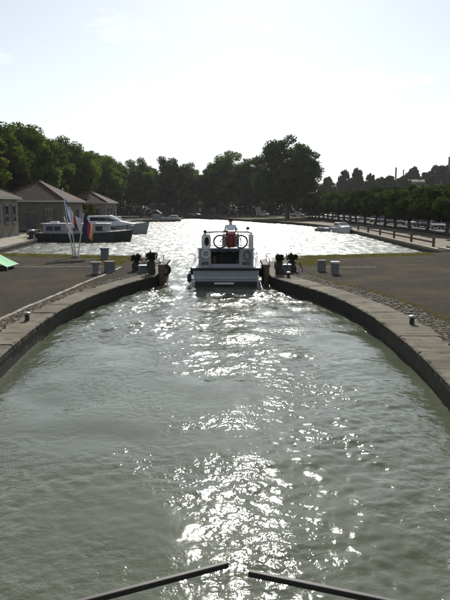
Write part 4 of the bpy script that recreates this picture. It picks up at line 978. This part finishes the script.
# hedges closing the view under the crowns
def hedge(x0, y0, x1, y1, h, w, seed, label):
    a = Vector((x0, y0, 0)); c = Vector((x1, y1, 0)); q = random.Random(seed); ln = (c - a).length; cl = []
    n = int(ln / 1.6)
    for i in range(n):
        p = (c - a) * (i / max(1, n - 1)); cl.append((p.x + q.uniform(-0.5, 0.5), p.y + q.uniform(-0.5, 0.5), h * q.uniform(0.35, 0.62), w * q.uniform(0.5, 0.75)))
        cl.append((p.x + q.uniform(-0.5, 0.5), p.y + q.uniform(-0.5, 0.5), w * 0.3, w * q.uniform(0.4, 0.6)))
        cl.append((p.x + q.uniform(-0.5, 0.5), p.y + q.uniform(-0.5, 0.5), h * q.uniform(0.7, 0.8), w * q.uniform(0.4, 0.55)))
    r_ = thing('hedge', (x0, y0, QZ), label, 'hedge'); me = quads_mesh('foliage', leaf_cloud(cl, int(ln * 360), 0.36, seed, 1.0), M['leaf_far'])
    o = bpy.data.objects.new('foliage', me); COL.objects.link(o); o.parent = r_
    b = MB()
    for i in range(0, n, 2):
        p = (c - a) * (i / max(1, n - 1)); b.tube([(p.x, p.y, -0.1), (p.x, p.y, h * 0.6)], 0.06, 5)
    tag(b.build('stems', M['bark'], r_), kind='stuff')
hedge(-46, 221, 40, 221, 9.0, 3.6, 5, 'dark tall hedge closing the view below the far trees')
hedge(47, 66, 47, 215, 4.2, 2.0, 6, 'dark hedge at the foot of the hill behind the parked cars')
hedge(-41, 70, -41, 215, 6.0, 2.6, 7, 'dark undergrowth under the trees behind the left houses')

# ------------------------------------------------------------------ parked cars
PAINT = {}
for nm, c in dict(silver=(0.42, 0.43, 0.44), white=(0.7, 0.7, 0.68), black=(0.015, 0.015, 0.017), grey=(0.16, 0.165, 0.17), blue=(0.03, 0.06, 0.16), red=(0.25, 0.02, 0.02), green=(0.03, 0.08, 0.05)).items():
    PAINT[nm] = mat('car_paint_' + nm, c, 0.25, metal=0.2)
M['lens'] = mat('lens', (0.75, 0.76, 0.78), 0.1)
def car_meshes(kind):
    """Car nose towards -Y, origin on the ground under its middle."""
    Lc, Wc, Hc = {'hatch': (3.9, 1.68, 1.45), 'saloon': (4.4, 1.74, 1.42), 'van': (4.4, 1.8, 1.85)}[kind]
    yf = -Lc / 2; w = Wc / 2; parts = {}
    sec = {'hatch': [(0, .62, .45, .88), (.04, .74, .25, .96), (.27, .92, .2, 1), (.6, .97, .2, 1), (.92, .98, .22, .97), (1, .9, .4, .9)],
           'saloon': [(0, .58, .42, .88), (.04, .7, .25, .96), (.30, .88, .2, 1), (.65, .95, .2, 1), (.94, .98, .24, .96), (1, .88, .4, .88)],
           'van': [(0, .7, .42, .92), (.03, .85, .25, .97), (.2, 1.0, .2, 1), (.6, 1.05, .2, 1), (.97, 1.05, .22, .98), (1, .95, .4, .95)]}[kind]
    b = MB(); rings = []
    for t, zt, zb, k in sec:
        y = yf + t * Lc; ww = w * k
        rings.append([(-ww * .92, y, zb), (-ww, y, zb + .12), (-ww, y, zt - .14), (-ww * .93, y, zt), (ww * .93, y, zt), (ww, y, zt - .14), (ww, y, zb + .12), (ww * .92, y, zb)])
    b.loft(rings); parts['body'] = (b.mesh('body', None, False), 'paint')
    g0, g1, g2, g3 = {'hatch': (.24, .43, .88, .98), 'saloon': (.27, .44, .74, .9), 'van': (.16, .30, .97, .995)}[kind]
    zb0 = {'hatch': .9, 'saloon': .86, 'van': .98}[kind]
    P = [(yf + g0 * Lc, zb0 - .02), (yf + g1 * Lc, Hc - .05), (yf + g2 * Lc, Hc - .07), (yf + g3 * Lc, zb0 + .02)]
    b = MB(); b.add([(s * (w * .9 if i in (0, 3) else w * .73), y, z) for s in (-1, 1) for i, (y, z) in enumerate(P)], [(0, 1, 2, 3), (7, 6, 5, 4), (0, 4, 5, 1), (1, 5, 6, 2), (2, 6, 7, 3), (3, 7, 4, 0)])
    parts['glasshouse'] = (b.mesh('glasshouse', M['glass']), None)
    b = MB(); b.box((0, (P[1][0] + P[2][0]) / 2, Hc - .035), (w * 1.48, P[2][0] - P[1][0] + .08, .07)); parts['roof'] = (b.mesh('roof', None), 'paint')
    for s in (-1, 1):
        b = MB()
        for (y0, z0), (y1, z1) in ((P[0], P[1]), (P[2], P[3])): b.tube([(s * w * .9, y0, z0), (s * w * .735, y1 if y1 != P[3][0] else y1, z1)] if (y0, z0) == P[0] else [(s * w * .735, y0, z0), (s * w * .9, y1, z1)], .045, 6); parts['pillar%d%d' % (s, int(y0 * 100))] = (b.mesh('pillar', None), 'paint'); b = MB()
        ym = (P[1][0] + P[2][0]) / 2; b.tube([(s * w * .91, ym, zb0), (s * w * .74, ym, Hc - .06)], .035, 6); parts['pillar%dm' % s] = (b.mesh('pillar', None), 'paint')
    for s in (-1, 1):
        b = MB(); b.box((s * w * .66, yf + .06, .62 if kind != 'van' else .72), (.34, .14, .15)); parts['headlight%d' % s] = (b.mesh('headlight', M['lens']), None)
        b = MB(); b.box((s * w * 1.06, P[0][0] + .45, zb0 + .03), (.16, .1, .11)); parts['wing_mirror%d' % s] = (b.mesh('wing_mirror', None), 'paint')
        b = MB(); b.box((s * w * .8, -yf - .03, .75), (.2, .08, .2)); parts['tail_light%d' % s] = (b.mesh('tail_light', M['red']), None)
        for j, t in enumerate((.19, .80)):
            b = MB(); n = 18; rings = []
            for dx, r in ((-.09, .24), (-.09, .30), (.09, .30), (.09, .24)): rings.append([(s * (w - .10) + dx, yf + t * Lc + r * math.cos(6.283 * k / n), .30 + r * math.sin(6.283 * k / n)) for k in range(n)])
            b.loft(rings); parts['wheel%d%d' % (s, j)] = (b.mesh('wheel', M['rubber']), None)
    b = MB(); b.box((0, yf + .02, .40), (w * 1.5, .1, .18)); parts['bumper'] = (b.mesh('bumper', M['black']), None)
    b = MB(); b.box((0, yf - .04, .45), (.5, .03, .1)); parts['number_plate'] = (b.mesh('number_plate', M['cap_pale']), None)
    return parts
CARS = {k: car_meshes(k) for k in ('hatch', 'saloon', 'van')}
def car(kind, paint, loc, rz, label):
    root = thing('parked_car', loc, label, 'car', 'cars parked under the clipped trees', rz)
    for nm, (me, role) in CARS[kind].items():
        base = me.name.split('.')[0]
        o = bpy.data.objects.new(base, me); COL.objects.link(o); o.parent = root
        if role == 'paint':
            if not me.materials: me.materials.append(PAINT['grey'])
            o.material_slots[0].link = 'OBJECT'; o.material_slots[0].material = PAINT[paint]
    return root
seq = [('hatch', 'grey'), ('saloon', 'silver'), ('hatch', 'black'), ('hatch', 'white'), ('saloon', 'black'), ('van', 'silver'), ('hatch', 'blue'), ('saloon', 'silver'), ('hatch', 'grey'), ('van', 'white'), ('saloon', 'silver'), ('hatch', 'red'), ('hatch', 'silver'), ('saloon', 'white'), ('van', 'grey'), ('hatch', 'white'), ('saloon', 'silver'), ('hatch', 'white')]
kn = {'hatch': 'hatchback', 'saloon': 'saloon car', 'van': 'tall people carrier'}
for i, (k, p) in enumerate(seq):
    car(k, p, (32.6 + qq.uniform(-0.2, 0.2), 85 + i * 6.2, QZ + 0.004), qq.uniform(-0.05, 0.05) - 0.16, '%s %s parked under the clipped trees, %s from the right edge' % (p, kn[k], ORD[i]))
for i, (x, y, k, p, lb) in enumerate([(24.5, 196, 'hatch', 'white', 'white hatchback beyond the big tree near the far end of the row'), (21.5, 199, 'saloon', 'silver', 'silver saloon car far behind the big lone tree'), (-10.5, 205, 'saloon', 'silver', 'silver saloon car parked on the far shore under dark trees'), (13, 203, 'van', 'white', 'white van on the far lawn left of the big tree')]):
    car(k, p, (x, y, QZ + 0.008), 1.2, lb)
sg = thing('notice_board', (10.6, 188, QZ), 'white upright notice board on the far shore lawn', 'sign')
MB().box((0, 0, 1.9), (1.6, 0.06, 2.4)).build('panel', M['fascia'], sg)
for x in (-0.7, 0.7): MB().box((x, 0.06, 1.4), (0.1, 0.1, 2.8)).build('post', M['iron'], sg)
# tent on the far left quay
tq = thing('awning', (-18.6, 158, QZ), 'pale blue and white awning on the far left quay', 'awning')
b = MB(); b.loft([[(-1.7, y, 1.6), (-0.9, y, 2.3), (0.3, y, 2.45), (1.7, y, 1.5), (1.7, y, 1.44), (0.3, y, 2.39), (-0.9, y, 2.24), (-1.7, y, 1.54)] for y in (-1.2, 0, 1.2)]); b.build('canopy', M['gel'], tq)
for x in (-1.6, 1.6):
    for y in (-1.1, 1.1): MB().tube([(x, y, 0), (x, y, 1.52)], 0.04, 6).build('leg', M['iron'], tq)
MB().box((0.4, 0, 0.6), (2.2, 1.6, 1.2)).build('side_cloth', M['gel_blue'], tq, bevel=0.03)

# ------------------------------------------------------------------ the town on the hill
def town(px, top, width, d, depth, label, wm='town_wall', roof='hip', wins=(2, 5), hgt=9, pitch=2.2):
    """px is a bearing (tangent) at distance d; top is the ridge height."""
    x = px * d; zg = hill_z(max(x, 60), d) - 1.0
    root = thing('town_house', (x, d, zg), label, 'building', 'buildings on the hill'); e = top - zg - (pitch if roof != 'flat' else 0)
    MB().box((0, 0, e / 2), (width, depth, e)).build('wall', M[wm], root)
    X, Y = width / 2 + 0.4, depth / 2 + 0.4
    if roof == 'hip':
        b = MB(); b.v = [(-X, -Y, e), (X, -Y, e), (X, Y, e), (-X, Y, e), (-X + min(X, Y) * 0.9, 0, e + pitch), (X - min(X, Y) * 0.9, 0, e + pitch)]
        b.f = [(0, 1, 5, 4), (1, 2, 5), (2, 3, 4, 5), (3, 0, 4), (3, 2, 1, 0)]; b.build('roof', M['tile_far'], root)
    elif roof == 'gable':
        b = MB(); b.v = [(-X, -Y, e), (X, -Y, e), (X, Y, e), (-X, Y, e), (-X, 0, e + pitch), (X, 0, e + pitch)]
        b.f = [(0, 1, 5, 4), (1, 2, 5), (2, 3, 4, 5), (3, 0, 4), (3, 2, 1, 0)]; b.build('roof', M['tile_far'], root)
    else: MB().box((0, 0, e + 0.15), (width + 0.3, depth + 0.3, 0.3)).build('parapet', M[wm], root)
    r_, c_ = wins
    for j in range(r_):
        for i in range(c_):
            x0 = -width / 2 + width * (i + 0.5) / c_; z0 = e - 1.5 - j * 3.0
            wn = MB().box((x0, -depth / 2, z0), (min(1.3, width / c_ * 0.5), 0.16, 1.7)).build('window', M['fascia'], root)
            MB().box((x0, -depth / 2 - 0.07, z0), (min(1.0, width / c_ * 0.4), 0.06, 1.45)).build('pane', M['glass'], wn)
    return root, e
town(0.183, 15.2, 15, 300, 10, 'low grey house with gable roof at the left end of the hill', roof='gable')
town(0.237, 15.8, 20, 310, 12, 'long tiled house on the hill between the two small trees', roof='gable', wins=(2, 6))
t1, e1 = town(0.292, 17.9, 8, 300, 9, 'square block on the hill carrying two thin chimneys', wm='town_wall', roof='hip', pitch=1.0, wins=(2, 2))
for x, h, r in ((-1.6, 6.2, 0.42), (2.2, 5.2, 0.3)): MB().tube([(x, 0, e1 + 0.2), (x, 0, e1 + h)], r, 8).build('chimney', M['town_wall'], t1)
town(0.327, 17.0, 19, 295, 10, 'long pale facade with a row of windows on the hill', wm='town_pale', roof='gable', wins=(2, 9), pitch=1.4)
town(0.394, 28.2, 9, 300, 9, 'dark tall square tower house at the right picture edge on the hill', roof='flat', wins=(4, 2))
town(0.262, 14.4, 9, 320, 10, 'small house with hipped roof on the hill left of the chimneys', pitch=1.6)
TH = [make_tree('hill_tree', 9, 4.2, 2.2, 301 + i, 14000, M['leaf_far'], 0.25, 0.25, 110) for i in range(2)]
ht = [(0.200, 290, 21.4, 1.0, 'sparse leaning tree on the hill, leftmost of the hilltop trees'), (0.223, 290, 21.8, 1.05, 'round dark tree on the hill next to the sparse leaning one'), (0.246, 288, 19.5, 0.75, 'small tree on the hill above the long tiled house'),
      (0.315, 305, 23.6, 1.0, 'tree on the hill just right of the two chimneys'), (0.340, 320, 22.3, 1.1, 'broad tree on the hill above the pale facade, left one'), (0.357, 318, 25.2, 1.3, 'tallest dark tree on the hill above the pale facade'), (0.376, 315, 25.2, 1.3, 'dark tree on the hill beside the tower house')]
ht += [(0.172, 285, 17.5, 1.0, 'low dark tree at the left foot of the hill row, beside the big lone tree'), (0.262, 282, 17.6, 0.9, 'low bushy tree on the hill in front of the small hipped house'), (0.277, 284, 18.2, 0.9, 'low bushy tree on the hill just left of the chimney block'),
       (0.302, 284, 18.6, 0.9, 'low bushy tree in front of the chimney block on the hill'), (0.349, 283, 18.8, 1.0, 'low bushy tree hiding the right half of the pale facade'), (0.366, 300, 24.0, 1.5, 'broad dark tree filling the hilltop between facade and tower house'), (0.387, 290, 23.0, 1.5, 'broad dark tree in front of the tower house on the hill')]
for i, (px, d, top, s_, lb) in enumerate(ht):
    x = px * d; z = hill_z(x, d) - 0.2; k = (top - z) / 9.0
    t_ = plant_tree(TH[i % 2], (x, d, z), i * 1.3, 1.0, lb, 'trees on the hill'); t_.scale = (s_, s_, k)

# ------------------------------------------------------------------ grass and pebbles on the banks
def inside_bank(x, y):
    # outside the lock's coping and cobbles
    for cv, sgn, off_ in ((LW, -1, 1.5), (RW, 1, 2.1)):
        pass
    yy = max(min(y, 29), 2); kx = min(LW, key=lambda p: abs(p.y - yy)).x; rx = min(RW, key=lambda p: abs(p.y - yy)).x
    return x < kx - 1.6 or x > rx + 2.2
def grass():
    q = random.Random(9); b = MB()
    def tuft(x, y, h, n=4):
        for _ in range(n):
            a = q.uniform(0, 6.28); w = 0.012; px, py = x + q.gauss(0, 0.04), y + q.gauss(0, 0.04); l_ = h * q.uniform(0.5, 1.2); le = q.uniform(0.1, 0.5) * l_
            b.add([(px - w * math.sin(a), py + w * math.cos(a), QZ - 0.01), (px + w * math.sin(a), py - w * math.cos(a), QZ - 0.01), (px + le * math.cos(a), py + le * math.sin(a), QZ + l_)], [(0, 1, 2)])
    for _ in range(5200):     # bank edges by the basin
        s_ = q.random(); x = -6.2 - 11 * s_ ** 1.2; y = 40.9 - 0.24 * (x + 6.2) - 0.15 - abs(q.gauss(0, 0.9)); tuft(x, y, 0.09)
    for _ in range(4600):
        s_ = q.random(); x = 5.2 + 10 * s_; y = 41.2 + 0.3 * (x - 5.2) - 0.2 - abs(q.gauss(0, 1.0)); tuft(x, y, 0.09)
    for _ in range(1500): tuft(q.gauss(-7.1, 0.5), q.gauss(36.4, 1.0), 0.09)
    for _ in range(1700): tuft(q.gauss(5.2, 0.8), q.gauss(36.6, 1.2), 0.08)
    cs = [p for p in RW if p.y > 2]
    cs = resample(cs, 0.2)
    for i, p in enumerate(cs):
        o = outward(cs, i, 1); k = 9 if 15 < p.y < 27 else 4
        for _ in range(int(k * (0.5 + 0.8 * abs(math.sin(p.y * 1.3))))): w = q.gauss(2.15, 0.13); tuft(p.x + o.x * w + q.uniform(-0.1, 0.1), p.y + o.y * w + q.uniform(-0.1, 0.1), 0.07, 3)
    ks = resample(KL, 0.2)
    for p in ks:
        if q.random() < 0.6: tuft(p.x + q.choice((-0.17, 0.17)), p.y, 0.05, 3)
    return b
tag(grass().build('grass', M['grass'], fix=False), 'short dry grass growing along the bank edges and kerb', 'grass', kind='stuff')
def pebbles():
    q = random.Random(12); b = MB(); n = 0
    while n < 3500:
        y = 4 + 37 * q.random() ** 0.9; x = q.uniform(-17, 16)
        if not inside_bank(x, y) or (x > -6.8 and y > 29 and x < 5): continue
        r = 0.008 + 0.02 * q.random() ** 3; a = q.uniform(0, 6.28); z = QZ + r * 0.3
        P = [(x + r * math.cos(a + k * 1.571) * q.uniform(0.7, 1.3), y + r * math.sin(a + k * 1.571) * q.uniform(0.7, 1.3), z) for k in range(4)] + [(x, y, z + r * 0.35)]
        b.add(P, [(0, 1, 4), (1, 2, 4), (2, 3, 4), (3, 0, 4)]); n += 1
    return b
tag(pebbles().build('pebbles', M['pebble'], fix=False), 'loose pebbles scattered over the gravel banks', 'gravel', kind='stuff')

# ------------------------------------------------------------------ the summer haze
hz = MB().box((0, 0, 17.5), (7200, 7200, 39)).build('haze', None); tag(hz, 'thin bright summer haze over the basin and the hill', 'haze', kind='stuff')
hm = bpy.data.materials.new('haze'); hm.use_nodes = True; hn = hm.node_tree.nodes; hn.remove(hn['Principled BSDF'])
pv = hn.new('ShaderNodeVolumePrincipled'); pv.inputs['Color'].default_value = (0.93, 0.96, 1.0, 1); pv.inputs['Density'].default_value = 0.0001; pv.inputs['Anisotropy'].default_value = 0.4
hm.node_tree.links.new(pv.outputs[0], hn['Material Output'].inputs['Volume']); hz.data.materials.append(hm)
